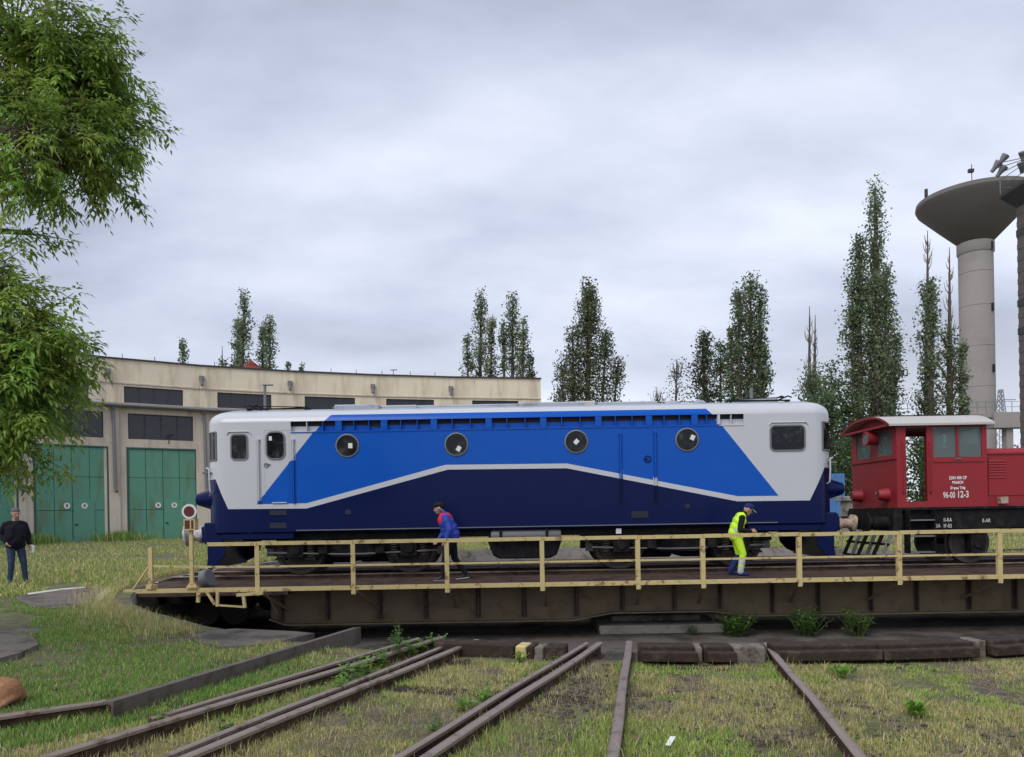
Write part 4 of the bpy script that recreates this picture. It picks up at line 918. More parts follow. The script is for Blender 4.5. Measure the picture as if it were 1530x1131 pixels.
    xm = (a0+a1)/2; cols = [a0+.1, a0+.1+(xm-a0-.1)*.5, xm, xm+(a1-.1-xm)*.5, a1-.1]; rows = [GZ+.03, 2.15, 4.1, dh-.1]
    for ci in range(4):
        for ri in range(3):
            b = MB(); y = .02+.006*((ci*3+ri*7+i) % 3); b.box(cols[ci]+.012, cols[ci+1]-.012, y, y+.06, rows[ri]+.01, rows[ri+1]-.01); link('door_panel', b.mesh('door_panel', M['greendoor'], bevel=.012), dr)
    b = MB(); x0 = xm+.05; 
    b.box(x0, x0+1.12, -.02, .014, GZ+.05, 2.72); wk = link('wicket_door', b.mesh('wicket_door', M['greendoor'], bevel=.012), dr)
    b = MB(); b.box(x0+.05, x0+.2, -.07, -.021, 1.3, 1.36); link('door_handle', b.mesh('door_handle', M['black']), dr)
    for sx in (xm-.30, xm+.62):
        b = MB(); b.lathe([(.001, .0), (.17, .0), (.17, .015), (.001, .015)], (sx, -.021, 2.42), 24, M=Rx); link('number_disc', b.mesh('number_disc', M['paper']), dr)
        text('door_number', '0', (sx, -.04, 2.42), .22, 'black', dr, bold=.012)
# end wall and back of the shed
A, C = UP[-2], UP[-1]; d = (C-A).normalized(); nrm = Vector((d.y, -d.x, 0)); b = MB()
q = C-RHO; b.bar(q-d*.2-nrm*.36+Vector((0, 0, HT/2)), q-d*.2-nrm*14+Vector((0, 0, HT/2)), .35, HT-.01); b.build('end_wall', M['cream'], rh)
b = MB(); b.bar(q-d*.2+nrm*.002+Vector((0, 0, LT/2)), q-d*.2+nrm*(DEPTH+.3)+Vector((0, 0, LT/2)), .35, LT-.01); b.build('end_wall', M['greyplaster'], rh)
rp = [p-RHO for p in UP]; rf = MB(); n = len(rp)
vs = []
for i, p in enumerate(rp):
    dd = (rp[min(i+1, n-1)]-rp[max(i-1, 0)]).normalized(); nn_ = Vector((-dd.y, dd.x, 0)); vs += [p+nn_*.36+Vector((0, 0, HT-.4)), p+nn_*14+Vector((0, 0, HT-.8))]
rf.add(vs, [(2*i, 2*i+2, 2*i+3, 2*i+1) for i in range(n-1)]); rf.build('roof', M['roofdark'], rh)
# red roofed lantern turret behind
o = at(376, 550, 66); tu = empty('roof_turret', (o.x, o.y, at(376, 538, 66).z-3.15)); tag(tu, 'small red roofed ventilator turret rising behind the engine shed parapet', 'turret')
b = MB(); b.box(-1.2, 1.2, -1.2, 1.2, 0, 1.75); b.build('turret_wall', M['cream'], tu)
b = MB(); b.lathe([(2.1, 1.76), (1.2, 2.2), (.55, 2.6), (.5, 2.75), (.001, 3.15)], (0, 0, 0), 8); b.build('turret_roof', M['redroof'], tu)
# lamp pole in front of the shed
o = at(396, 600, 40); lp = empty('lamp_pole', (o.x, o.y, .1)); tag(lp, 'thin grey lamp pole with a flat top in front of the cream wall', 'lamp post')
zt = at(396, 576, 40).z-.1; b = MB(); b.cyl((0, 0, 0), (0, 0, zt), .11, .07, 10); b.build('pole', M['zinc'], lp); b = MB(); b.box(-.1, .42, -.1, .1, zt, zt+.05); b.build('lamp_head', M['zinc'], lp)
for px, py in ((585, 535), (632, 540)):
    o = at(px, py, 64); a_ = MB(); a_.cyl((0, 0, 0), (.15, 0, 2.2), .035, n=5); a_.box(-.1, .45, -.03, .03, 2.18, 2.24); an = a_.build('roof_antenna', M['zinc'], loc=(o.x, o.y, HT-.75)); tag(an, 'thin antenna mast with a crossbar on the engine shed roof, ' + ('taller of two' if px < 600 else 'shorter of two'), 'antenna'); an.scale = (1, 1, 1.25 if px < 600 else .9)

# ------------------------------------------------------------------ water tower and floodlight tower
o = at(1463, 700, 95); wt = empty('water_tower', (o.x, o.y, 0)); tag(wt, 'tall concrete water tower with a wide conical bowl', 'water tower')
def zt_(py, d=95): return at(1456, py, d).z
sr = 23.0/FPX*95
zs = [0.2]+[zt_(p) for p in (700, 640, 580, 520, 460, 410, 381)]
for z0, z1 in zip(zs, zs[1:]):
    b = MB(); b.lathe([(sr-.05, z0+.001), (sr, z0+.03), (sr, z1-.03), (sr-.05, z1-.001)], (0, 0, 0), 48); b.build('stem_section', M['tower'], wt, 24)
b = MB(); b.lathe([(sr+.0, zt_(381)), (sr+.14, zt_(379)), (sr+.14, zt_(365)), (sr, zt_(364))], (0, 0, 0), 48, cap=False); b.build('collar', M['tower'], wt, 50)
CRd = 78/FPX*95
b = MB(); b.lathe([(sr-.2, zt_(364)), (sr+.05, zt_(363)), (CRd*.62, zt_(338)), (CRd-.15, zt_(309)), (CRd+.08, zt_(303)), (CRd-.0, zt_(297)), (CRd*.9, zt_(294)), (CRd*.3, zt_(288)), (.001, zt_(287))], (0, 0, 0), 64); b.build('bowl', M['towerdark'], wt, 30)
for py in (380, 470, 560):
    b = MB(); b.box(.75, 1.0, -sr-.02, -sr+.4, zt_(py), zt_(py)+.95); b.build('slot_window', M['black'], wt)
b = MB(); zt = zt_(284); b.cyl((-.3, 0, zt-.3), (-.3, 0, zt+3.2), .05, n=5); b.box(-.7, -.1, -.2, .2, zt+2.2, zt+2.6); b.build('beacon', M['roofdark'], wt)
b = MB(); b.cyl((-6, 0, zt-1.0), (-6, 0, zt+.2), .2, n=6); b.build('roof_vent', M['roofdark'], wt)
o = at(1543, 700, 55); W2 = 1.3
ft = empty('floodlight_tower', (o.x+W2, o.y, 0)); tag(ft, 'dark masonry tower with a flared platform carrying floodlights', 'tower')
def zf(py): return at(1521, py, 55).z
z = 0.1; k = 0; ztop = zf(300)
while z < ztop-.1:
    z2 = min(z+.42, ztop); b = MB(); b.box(-W2+.02*(k % 2), W2-.02*(k % 2), -W2+.02*(k % 2), W2-.02*(k % 2), z, z2-.004); b.build('masonry_course', M['brick'], ft); z = z2; k += 1
for py in (345, 452, 495):
    b = MB(); b.box(-W2-.03, W2+.03, -W2-.03, W2+.03, zf(py), zf(py)+.5); b.build('steel_band', M['roofdark'], ft)
b = MB(); b.add([(sx*w, sy*w, z) for z, w in ((ztop, W2+.02), (ztop+1.0, W2+.75), (ztop+1.25, W2+.75)) for sx, sy in ((-1, -1), (1, -1), (1, 1), (-1, 1))], [(4*j+i, 4*j+(i+1) % 4, 4*j+4+(i+1) % 4, 4*j+4+i) for j in range(2) for i in range(4)]+[(0, 3, 2, 1), (8, 9, 10, 11)]); b.build('platform', M['roofdark'], ft)
zp = ztop+1.25
b = MB(); w = W2+.7
for sx, sy in ((-1, -1), (1, -1), (1, 1), (-1, 1)): b.cyl((sx*w, sy*w, zp), (sx*w, sy*w, zp+1.1), .03, n=5)
for zz in (.55, 1.1):
    for p, q in (((-w, -w), (w, -w)), ((w, -w), (w, w)), ((w, w), (-w, w)), ((-w, w), (-w, -w))): b.cyl((p[0], p[1], zp+zz), (q[0], q[1], zp+zz), .025, n=5)
b.build('railing', M['zinc'], ft)
b = MB(); b.cyl((-.9, 0, zp), (-.9, 0, zp+3.6), .03, n=5); b.build('lightning_rod', M['zinc'], ft)
for px, py in ((1492, 243), (1502, 233), (1500, 250), (1528, 228), (1526, 244)):
    p = at(px, py, 55)-Vector((o.x+W2, o.y, 0)); b = MB()
    Mr = Matrix.Rotation(R(205), 3, 'X') @ Matrix.Rotation(R(-30 if px < 1510 else 20), 3, 'Y')
    b.lathe([(.001, -.1), (.27, -.08), (.27, .05), (.16, .4), (.13, .7), (.001, .72)], p, 16, M=Mr); b.cyl(p+Mr @ Vector((0, 0, .5)), Vector((-w, -w, zp+1.1)), .03, n=5); b.build('floodlight', M['zinc'], ft, 40)
b = MB()
for s_ in (-.2, .2): b.cyl((-W2-.18, s_-.6, .2), (-W2-.18, s_-.6, ztop), .02, n=4)
z = .5
while z < ztop: b.cyl((-W2-.18, -.8, z), (-W2-.18, -.4, z), .015, n=4); z += .35
b.build('ladder', M['zinc'], ft)
# concrete gantry between them
o = at(1500, 630, 80); gt = empty('concrete_gantry', (o.x, o.y, 0)); tag(gt, 'raised concrete walkway beam with railing between the two towers', 'gantry')
xa, xb = at(1300, 630, 80).x-o.x, at(1600, 630, 80).x-o.x; z0, z1 = at(1500, 640, 80).z, at(1500, 617, 80).z
xm_ = at(1478, 630, 80).x-o.x
b = MB(); b.box(xm_, xb, -.8, .8, z0, z1); b.build('beam', M['tower'], gt); b = MB(); b.box(xa, xm_-.01, -.5, .5, z1-.5, z1-.1); b.build('walkway', M['tower'], gt)
b = MB(); x = xa
while x < xb: b.cyl((x, -.7, z1), (x, -.7, z1+1.1), .03, n=4); x += .9
for zz in (.55, 1.1): b.cyl((xa, -.7, z1+zz), (xb, -.7, z1+zz), .025, n=4)
b.build('railing', M['zinc'], gt)
for px in (1320, 1400, 1505):
    x = at(px, 630, 80).x-o.x; b = MB(); b.box(x-.35, x+.35, -.4, .4, 0, z1-.51 if px < 1478 else z0-.002); b.build('pier', M['tower'], gt)
# far pylon seen between the towers
o = at(1497, 700, 260); py_ = empty('pylon', (o.x, o.y, 0)); tag(py_, 'far steel lattice pylon seen in the gap between the towers', 'pylon')
zt = at(1497, 575, 260).z; b = MB()
def wz(z): return 3.2*(1-z/zt)+.35
z = 0; zz = []
while z < zt: zz.append(z); z += max(1.6, wz(z)*1.5)
for z0, z1 in zip(zz, zz[1:]):
    c0 = [(-wz(z0), -wz(z0)), (wz(z0), -wz(z0)), (wz(z0), wz(z0)), (-wz(z0), wz(z0))]; c1 = [(-wz(z1), -wz(z1)), (wz(z1), -wz(z1)), (wz(z1), wz(z1)), (-wz(z1), wz(z1))]
    for j in range(4):
        b.cyl(c0[j]+(z0,), c1[j]+(z1,), .13, n=4); b.cyl(c0[j]+(z0,), c1[(j+1) % 4]+(z1,), .08, n=4); b.cyl(c0[(j+1) % 4]+(z0,), c1[j]+(z1,), .08, n=4)
b.build('lattice', M['farmetal'], py_)
for z in (zt*.72, zt*.88):
    b = MB(); b.bar((-5, 0, z), (5, 0, z), .25, .25); b.build('cross_arm', M['farmetal'], py_)
# blue container wagon and concrete block behind the gap
o = at(1250, 745, 45); bw = empty('blue_wagon', (o.x-1.4, 47, .1)); tag(bw, 'pale blue ribbed wagon parked behind the gap between the locomotives', 'wagon')
b = MB(); b.box(-2.2, 2.2, -1.3, 1.3, .9, 3.5); b.build('wagon_body', M['bluewagon'], bw)
for k in range(12):
    x = -2.1+k*.38; b = MB(); b.box(x-.05, x+.05, -1.36, -1.302, .95, 3.45); b.build('wagon_rib', M['bluewagon'], bw)
b = MB(); b.box(-2.3, 2.3, -1.1, 1.1, .65, .89); b.build('wagon_frame', M['under'], bw)
for x in (-1.5, 1.5):
    for y in (-.75, .75): b = MB(); b.cyl((x, y-.06, .45), (x, y+.06, .45), .45, n=20); b.build('wagon_wheel', M['steel'], bw)
p = on(1274, 790, .1); p = Vector((p.x*.62, p.y*.62, 0)) if p.y > 45 else p
p = at(1274, 770, 36); b = MB(); b.box(-.42, .42, -.4, .4, -.1, 1.75); b.box(-.6, .6, -.55, .55, 1.752, 1.98); pd = b.build('concrete_pillar', M['concrete'], loc=(p.x, 36, .1), bevel=.03); tag(pd, 'short grey concrete pillar with a wider cap behind the shunter front', 'pillar')
text_o = text('wall_lettering', 'IODXY', (0, 0, 0), .34, 'kerbwhite', None, sx=1.15, bold=.012)
th = math.atan2(12.0, 11.2); a_ = math.asin((at(1303, 831, 29.8).x-TC.x)/TR) 
text_o.location = (TC.x+(TR-.03)*math.sin(a_), TC.y+(TR-.03)*math.cos(a_), -.16); text_o.rotation_euler = (math.pi/2, 0, -a_)
text_o.parent = pw

# ------------------------------------------------------------------ leaf clouds
def leaf_mesh(name, pts, nrm_, size, cols, aspect=0.7, material=None):
    """one small folded quad per leaf"""
    n = len(pts); a = np.cross(nrm_, RNG.normal(size=(n, 3))); a /= np.linalg.norm(a, axis=1, keepdims=True)+1e-9
    c = np.cross(nrm_, a); c /= np.linalg.norm(c, axis=1, keepdims=True)+1e-9
    s = np.asarray(size).reshape(-1, 1)
    v = np.stack([pts-a*s*.5, pts+c*s*aspect*.5+nrm_*s*.1, pts+a*s*.5, pts-c*s*aspect*.5+nrm_*s*.1], 1).reshape(-1, 3)
    return poly_mesh(name, v, np.arange(4*n).reshape(-1, 4), np.repeat(cols, 4, 0), material or M['leaf'])
def poly_mesh(name, v, f, vcol, material):
    k = f.shape[1]; me = bpy.data.meshes.new(name)
    me.vertices.add(len(v)); me.vertices.foreach_set('co', np.ascontiguousarray(v, np.float32).ravel())
    me.loops.add(f.size); me.loops.foreach_set('vertex_index', f.ravel().astype(np.int32))
    me.polygons.add(len(f)); me.polygons.foreach_set('loop_start', np.arange(0, f.size, k, dtype=np.int32)); me.polygons.foreach_set('loop_total', np.full(len(f), k, np.int32))
    me.update(calc_edges=True)
    at_ = me.color_attributes.new('col', 'FLOAT_COLOR', 'POINT'); cc = np.ones((len(v), 4), np.float32); cc[:, :3] = vcol; at_.data.foreach_set('color', cc.ravel())
    me.materials.append(material); return me
def unit(n):
    v = RNG.normal(size=(n, 3)); return v/np.linalg.norm(v, axis=1, keepdims=True)
GRP = 'trees beyond the locomotives and shed'
def spire_tree(label, name, d, base_py, spires, dens=1.0, col=(0.165, 0.215, 0.12), lsz=0.27, cat='tree', shape='poplar', group=GRP, upright=True):
    """spires: (px, top_py, foliage_bottom_py, half width px, dead_top_py or None)"""
    s = d/FPX; cx = sum(p[0] for p in spires)/len(spires); o = at(cx, base_py, d); O = Vector((o.x, o.y, float(gz(o.x, o.y)))); t = empty(name, O); tag(t, label, cat, group)
    tr = MB(); tw = MB(); P, Nn, Cc, Sz = [], [], [], []
    for (px, tp, bp_, hw, dead) in spires:
        top = at(px, tp, d)-O; bot = at(px, bp_, d)-O; w = hw*s*1.62; dep = random.uniform(-1.5, 1.5); hgt = top.z-max(bot.z, 0)
        x0 = (px-cx)*s; base = Vector((x0*.35, dep*.3, -.1)); mid = Vector((x0*.8, dep*.8, max(bot.z, 1.0))); tip = Vector((top.x, dep, top.z))
        r0 = max(.1, hgt*.016+.06); tr.tube([base, mid, mid.lerp(tip, .5), tip], [r0*1.3, r0, r0*.6, .03], 6)
        ncl = int(max(14, hgt*w*4.0)*dens)
        for c in range(ncl):
            u = random.random()**.85; a0 = random.choice((0, 2.1, 4.2))
            prof = (min(1, (u+.10)*3.2)*(1-u)**.55 if shape == 'poplar' else (1-u)**.85*(.85+.15*math.sin(u*26)) if shape == 'cone' else math.sqrt(max(0, 1-(2*u-1)**2))*1.0)
            lump = .72+.42*math.sin(u*17+px+a0)+.3*math.sin(u*37+px*2)
            rr = w*prof*max(.25, min(1.15, lump))*random.uniform(.25, 1.0)**.6; a = random.uniform(0, 6.283)
            cpos = mid.lerp(tip, u)+Vector((rr*math.cos(a), rr*math.sin(a)*.9, random.uniform(-.3, .3)))
            if dead and at(px, dead, d).z-O.z < cpos.z: continue
            if random.random() < .35:
                q = mid.lerp(tip, max(0, u-.1 if upright else u)); tr.tube([q, q.lerp(cpos, .55)+Vector((0, 0, .05)), cpos], [r0*.28, r0*.18, .02], 4)
            k = random.randint(14, 30); sg = random.uniform(.28, .55)*min(1.2, max(.6, w*.5))
            pp = np.clip(RNG.normal(size=(k, 3)), -1.5, 1.5)*np.array([sg*.8, sg*.8, sg*(1.15 if upright else .8)])+np.array(cpos)
            P.append(pp); nn_ = unit(k); nn_[:, 2] += .35; Nn.append(nn_/np.linalg.norm(nn_, axis=1, keepdims=True))
            br_ = random.uniform(.55, 1.6); hue = random.uniform(-.012, .02)
            Cc.append(np.clip(np.array([col[0]+hue, col[1]+hue*.6, col[2]])*br_*RNG.uniform(.75, 1.3, (k, 1)), .005, 1)); Sz.append(RNG.uniform(.6, 1.3, k)*lsz)
        if dead:
            zd = at(px, dead, d).z-O.z
            for q in range(26):
                u = random.random()**.7; z = zd-2+(tip.z-zd+1)*u*.95; x = mid.lerp(tip, min(1, max(0, (z-mid.z)/max(.1, tip.z-mid.z)))); a = random.uniform(0, 6.28); l = random.uniform(.6, 1.6)*(1.1-u*.6)
                tw.tube([x, x+Vector((math.cos(a)*l*.35, math.sin(a)*l*.3, l*.5)), x+Vector((math.cos(a)*l*.5, math.sin(a)*l*.4, l*1.3))], [.05, .035, .012], 4)
    tr.build('trunk', M['bark'], t)
    if tw.v: o_ = tw.build('dead_twigs', M['twig'], t); o_['kind'] = 'stuff'
    P, Nn, Cc, Sz = map(np.concatenate, (P, Nn, Cc, Sz)); cr = link('crown', leaf_mesh('crown', P, Nn, Sz, Cc), t); cr['kind'] = 'stuff'
    return t
T = spire_tree
T('small lone poplar tip showing above the shed parapet near its highest corner', 'poplar_tree', 90, 760, [(277, 513, 620, 10, None)])
T('slim dark poplar with one tall spire beside the red roofed turret', 'poplar_tree', 88, 760, [(367, 441, 620, 16, None), (350, 480, 620, 13, None), (334, 518, 620, 10, None)])
T('bushier poplar with thin dead tips right beside the slim spire and turret', 'poplar_tree', 92, 760, [(393, 492, 620, 13, 470), (409, 478, 620, 14, None), (426, 540, 620, 9, None)])
T('tiny poplar tip above the parapet beside the bushier poplar', 'poplar_tree', 95, 760, [(448, 538, 620, 7, None)])
T('poplar cluster with a ragged tallest spire over the right part of the shed', 'poplar_tree', 86, 760, [(718, 436, 640, 17, None), (699, 502, 640, 11, None), (736, 470, 640, 12, 480)])
T('dense poplar with pointed tops at the end of the shed parapet', 'poplar_tree', 84, 760, [(766, 441, 640, 17, None), (752, 476, 640, 11, None), (783, 480, 640, 13, None), (793, 525, 640, 12, None)])
T('broad dark conifer with a loose narrow top standing past the shed corner', 'conifer_tree', 74, 760, [(881, 418, 600, 30, None), (880, 440, 640, 48, None), (925, 535, 660, 22, None), (838, 545, 660, 24, None), (905, 500, 640, 26, None), (855, 495, 640, 26, None)], 1.0, (0.12, 0.145, 0.075), .22, shape='cone', upright=False)
T('sparse pale shrub tree with bare twigs beside the small poplars', 'young_tree', 78, 760, [(1012, 535, 700, 26, 545), (985, 575, 700, 22, 590)], .35, (0.11, 0.12, 0.08), .2)
T('small poplar leaning beside the sparse pale shrub tree', 'poplar_tree', 80, 760, [(1049, 502, 720, 20, None)], 1.1, (0.09, 0.11, 0.055))
T('short round headed tree between the small poplar and the tall blunt one', 'broadleaf_tree', 79, 760, [(1080, 516, 720, 24, None)], 1.2, (0.12, 0.185, 0.085), shape='round', upright=False)
T('tall blunt topped poplar behind the white cab end of the locomotive', 'poplar_tree', 78, 760, [(1122, 416, 720, 24, None), (1101, 432, 720, 17, None), (1138, 432, 720, 17, None), (1143, 520, 720, 20, None), (1092, 490, 620, 12, None)], 1.1)
T('half dead poplar with two bare forked tops', 'poplar_tree', 82, 760, [(1203, 462, 720, 19, 550), (1216, 472, 720, 14, 560)])
T('round bushy tree standing between the dead topped poplar and the tallest poplar', 'broadleaf_tree', 70, 760, [(1250, 545, 760, 32, None), (1232, 590, 760, 22, None), (1275, 600, 765, 22, None)], 1.25, (0.12, 0.175, 0.085), shape='round', upright=False)
T('tallest poplar with a ragged leaning top behind the shunter cab', 'poplar_tree', 72, 760, [(1311, 275, 740, 24, None), (1283, 362, 740, 26, None), (1331, 402, 740, 20, 370), (1300, 420, 740, 32, None), (1350, 500, 740, 18, None), (1272, 430, 600, 16, None)], .95)
T('narrow poplar with a long bare leader in front of the water tower', 'poplar_tree', 76, 760, [(1392, 340, 740, 19, 422), (1384, 425, 740, 14, None)])
T('narrow poplar with bare twigs against the water tower stem', 'poplar_tree', 77, 760, [(1421, 368, 740, 18, 488), (1428, 520, 740, 15, None)])
T('low scrub bushes behind the shunter cab', 'bush', 60, 768, [(1375, 655, 770, 26, None), (1405, 680, 770, 26, None), (1335, 680, 770, 28, None)], 1.6, (0.07, 0.13, 0.045), .24, 'bush', 'round', 'bushes beyond the pit', False)
T('wide scrub bush behind the gap between the two locomotives', 'bush', 64, 768, [(1262, 660, 770, 30, None), (1295, 690, 770, 26, None), (1230, 690, 770, 30, None)], 1.6, (0.065, 0.115, 0.045), .24, 'bush', 'round', 'bushes beyond the pit', False)
for k, (px, tp, d_) in enumerate(((930, 640, 85), (1000, 630, 90), (1160, 625, 88), (1460, 690, 110), (1560, 660, 95), (1640, 600, 90), (-420, 600, 70))):
    T(('low hedge of scrub beyond the tracks behind the conifer', 'thin scrub hedge behind the pale shrub tree', 'scrub hedge below the blunt poplar', 'scrub at the foot of the water tower', 'scrub beside the floodlight tower', 'leafy tree beyond the floodlight tower', 'leafy tree beyond the left end of the shed')[k], 'bush', d_, 768, [(px-35, tp+12, 772, 36, None), (px, tp, 772, 40, None), (px+38, tp+15, 772, 36, None)], .8, (0.068, 0.105, 0.045), .33, 'bush', 'round', 'bushes beyond the pit', False)

# ------------------------------------------------------------------ people
def hull(bm, pts):
    vs = [bm.verts.new(p) for p in pts]; r = bmesh.ops.convex_hull(bm, input=vs)
    bmesh.ops.delete(bm, geom=list({g for g in r['geom_interior']+r['geom_unused'] if isinstance(g, bmesh.types.BMVert)}), context='VERTS')
_ico = None
def ico():
    global _ico
    if _ico is None:
        t = bmesh.new(); bmesh.ops.create_icosphere(t, subdivisions=2, radius=1); _ico = [v.co.copy() for v in t.verts]; t.free()
    return _ico
def blob_mesh(name, caps, mats, voxel=.011, smooth=9):
    """caps: (a, b, ra, rb, material index, (sx, sy, sz)) -> one continuous surface"""
    bm = bmesh.new()
    for a, c, ra, rb, mi, sc in caps:
        a, c = Vector(a), Vector(c); sc = Vector(sc or (1, 1, 1))
        hull(bm, [a+Vector((p.x*sc.x, p.y*sc.y, p.z*sc.z))*ra for p in ico()]+[c+Vector((p.x*sc.x, p.y*sc.y, p.z*sc.z))*rb for p in ico()])
    me = bpy.data.meshes.new(name); bm.to_mesh(me); bm.free()
    o = bpy.data.objects.new(name, me); COL.objects.link(o)
    m = o.modifiers.new('r', 'REMESH'); m.mode = 'VOXEL'; m.voxel_size = voxel
    m = o.modifiers.new('s', 'SMOOTH'); m.factor = .5; m.iterations = smooth
    bpy.context.view_layer.update()
    out = bpy.data.meshes.new_from_object(o.evaluated_get(bpy.context.evaluated_depsgraph_get())); bpy.data.objects.remove(o); bpy.data.meshes.remove(me)
    out.name = name; out.materials.clear()
    for m_ in mats: out.materials.append(m_)
    n = len(out.polygons); ce = np.zeros(n*3); out.polygons.foreach_get('center', ce); ce = ce.reshape(-1, 3)
    best = np.full(n, 1e9); idx = np.zeros(n, np.int32)
    for a, c, ra, rb, mi, sc in caps:
        a, c = np.array(a, float), np.array(c, float); d = c-a; L = max(1e-9, d @ d); t = np.clip(((ce-a) @ d)/L, 0, 1)
        s3 = np.array(sc or (1, 1, 1), float); q = np.linalg.norm((ce-(a+t[:, None]*d))/s3, axis=1)-(ra+(rb-ra)*t)
        w = q < best; best[w] = q[w]; idx[w] = mi
    out.polygons.foreach_set('material_index', idx); out.polygons.foreach_set('use_smooth', np.ones(n, bool)); out.update()
    return out
def hand(caps, wrist, direction, out_, mi, curl=.5):
    """palm with four unequal bent fingers and a thumb leaving its side"""
    w = Vector(wrist); d = Vector(direction).normalized(); o = Vector(out_); o = (o-d*o.dot(d)).normalized(); nrm_ = d.cross(o)
    caps.append((w, w+d*.05, .026, .03, mi, None)); k0 = w+d*.085
    for i, l in enumerate((.068, .078, .072, .056)):
        b0 = k0+o*(.030-.020*i)-d*(.004*abs(i-1)); caps.append((w+d*.045+o*(.018-.012*i), b0, .017, .0115, mi, None))
        d1 = (d+nrm_*curl*.5).normalized(); p1 = b0+d1*l*.5; d2 = (d+nrm_*curl*1.6).normalized(); p2 = p1+d2*l*.5
        caps.append((b0, p1, .0105, .0095, mi, None)); caps.append((p1, p2, .0095, .008, mi, None))
    t0 = w+d*.03+o*.028; t1 = t0+(d*.6+o*.8).normalized()*.035; t2 = t1+(d+o*.25+nrm_*.3).normalized()*.032
    caps += [(w+d*.02, t0, .022, .014, mi, None), (t0, t1, .013, .011, mi, None), (t1, t2, .011, .009, mi, None)]
def head(caps, c, yaw, pitch, mi):
    """skull, jaw, nose, brow, ears; c = centre of the head; +x is where the face looks"""
    Rm = Matrix.Rotation(yaw, 3, 'Z') @ Matrix.Rotation(pitch, 3, 'Y'); c = Vector(c)
    P = lambda x, y, z: c+Rm @ Vector((x, y, z))
    caps += [(P(-.02, 0, .035), P(.012, 0, .03), .085, .082, mi, None), (P(.035, 0, -.045), P(.05, 0, -.085), .058, .04, mi, None), (P(-.02, 0, 0), P(.02, 0, -.02), .078, .075, mi, None),
             (P(.092, 0, .005), P(.112, 0, -.028), .011, .016, mi, None), (P(.082, -.03, .028), P(.082, .03, .028), .014, .014, mi, None), (P(.083, -.018, -.062), P(.083, .018, -.062), .011, .011, mi, None)]
    for s in (-1, 1): caps.append((P(-.005, s*.082, .005), P(-.008, s*.085, -.03), .019, .012, mi, None))
    return P
M['skin'] = mat('skin', (0.48, 0.27, 0.19), 0.55, var=0.08, scale=20)
M['jkblue'] = mat('blue_jacket_cloth', (0.02, 0.055, 0.36), 0.75, var=0.15, scale=12, bump=.3, bscale=18)
M['jkred'] = mat('red_jacket_yoke', (0.55, 0.012, 0.04), 0.75, var=0.12, scale=12)
M['blackcloth'] = mat('black_cloth', (0.014, 0.014, 0.016), 0.85, var=0.3, scale=14, bump=.3, bscale=18)
M['shoe'] = mat('dark_shoe', (0.02, 0.02, 0.023), 0.5)
M['sole'] = mat('pale_sole', (0.45, 0.44, 0.42), 0.7)
M['jeans'] = mat('blue_jeans', (0.035, 0.055, 0.105), 0.85, var=0.25, scale=10, col2=(0.08, 0.11, 0.17), fac2=.4, scale2=6, edge=.3)
M['darkjk'] = mat('dark_navy_coat', (0.012, 0.012, 0.02), 0.8, var=0.2, scale=12, bump=.3, bscale=16)
M['hivis'] = mat('hi_vis_yellow', (0.58, 0.92, 0.03), 0.7, var=0.1, scale=10, bump=.3, bscale=20)
M['reflect'] = mat('reflective_band', (0.55, 0.58, 0.56), 0.4, var=0.08)
M['cap'] = mat('navy_cap_and_shaded_shin', (0.02, 0.03, 0.12), 0.8)
M['hair'] = mat('grey_hair', (0.13, 0.125, 0.12), 0.8, var=0.4, scale=40)
def small(b, name, m_, par, smooth=None): return b.build(name, M[m_], par, smooth)
def eyes(P, par):
    for s in (-1, 1):
        b = MB(); c = P(.081, s*.031, .006); b.lathe([(.001, -.012), (.008, -.009), (.012, 0), (.008, .009), (.001, .012)], c, 10); small(b, 'eye', 'shoe', par, 60)
def shoe(caps, ankle, fwd, mi):
    a = Vector(ankle); f = Vector(fwd).normalized(); caps += [(a+f*-.04+Vector((0, 0, -.055)), a+f*.16+Vector((0, 0, -.068)), .042, .034, mi, None), (a, a+f*.05+Vector((0, 0, -.04)), .048, .042, mi, None)]
def soles(par, spots):
    for a, f in spots:
        a = Vector(a); f = Vector(f).normalized(); b = MB(); b.bar(a+f*-.075+Vector((0, 0, -.094)), a+f*.19+Vector((0, 0, -.096)), .08, .018); small(b, 'shoe_sole', 'sole', par)

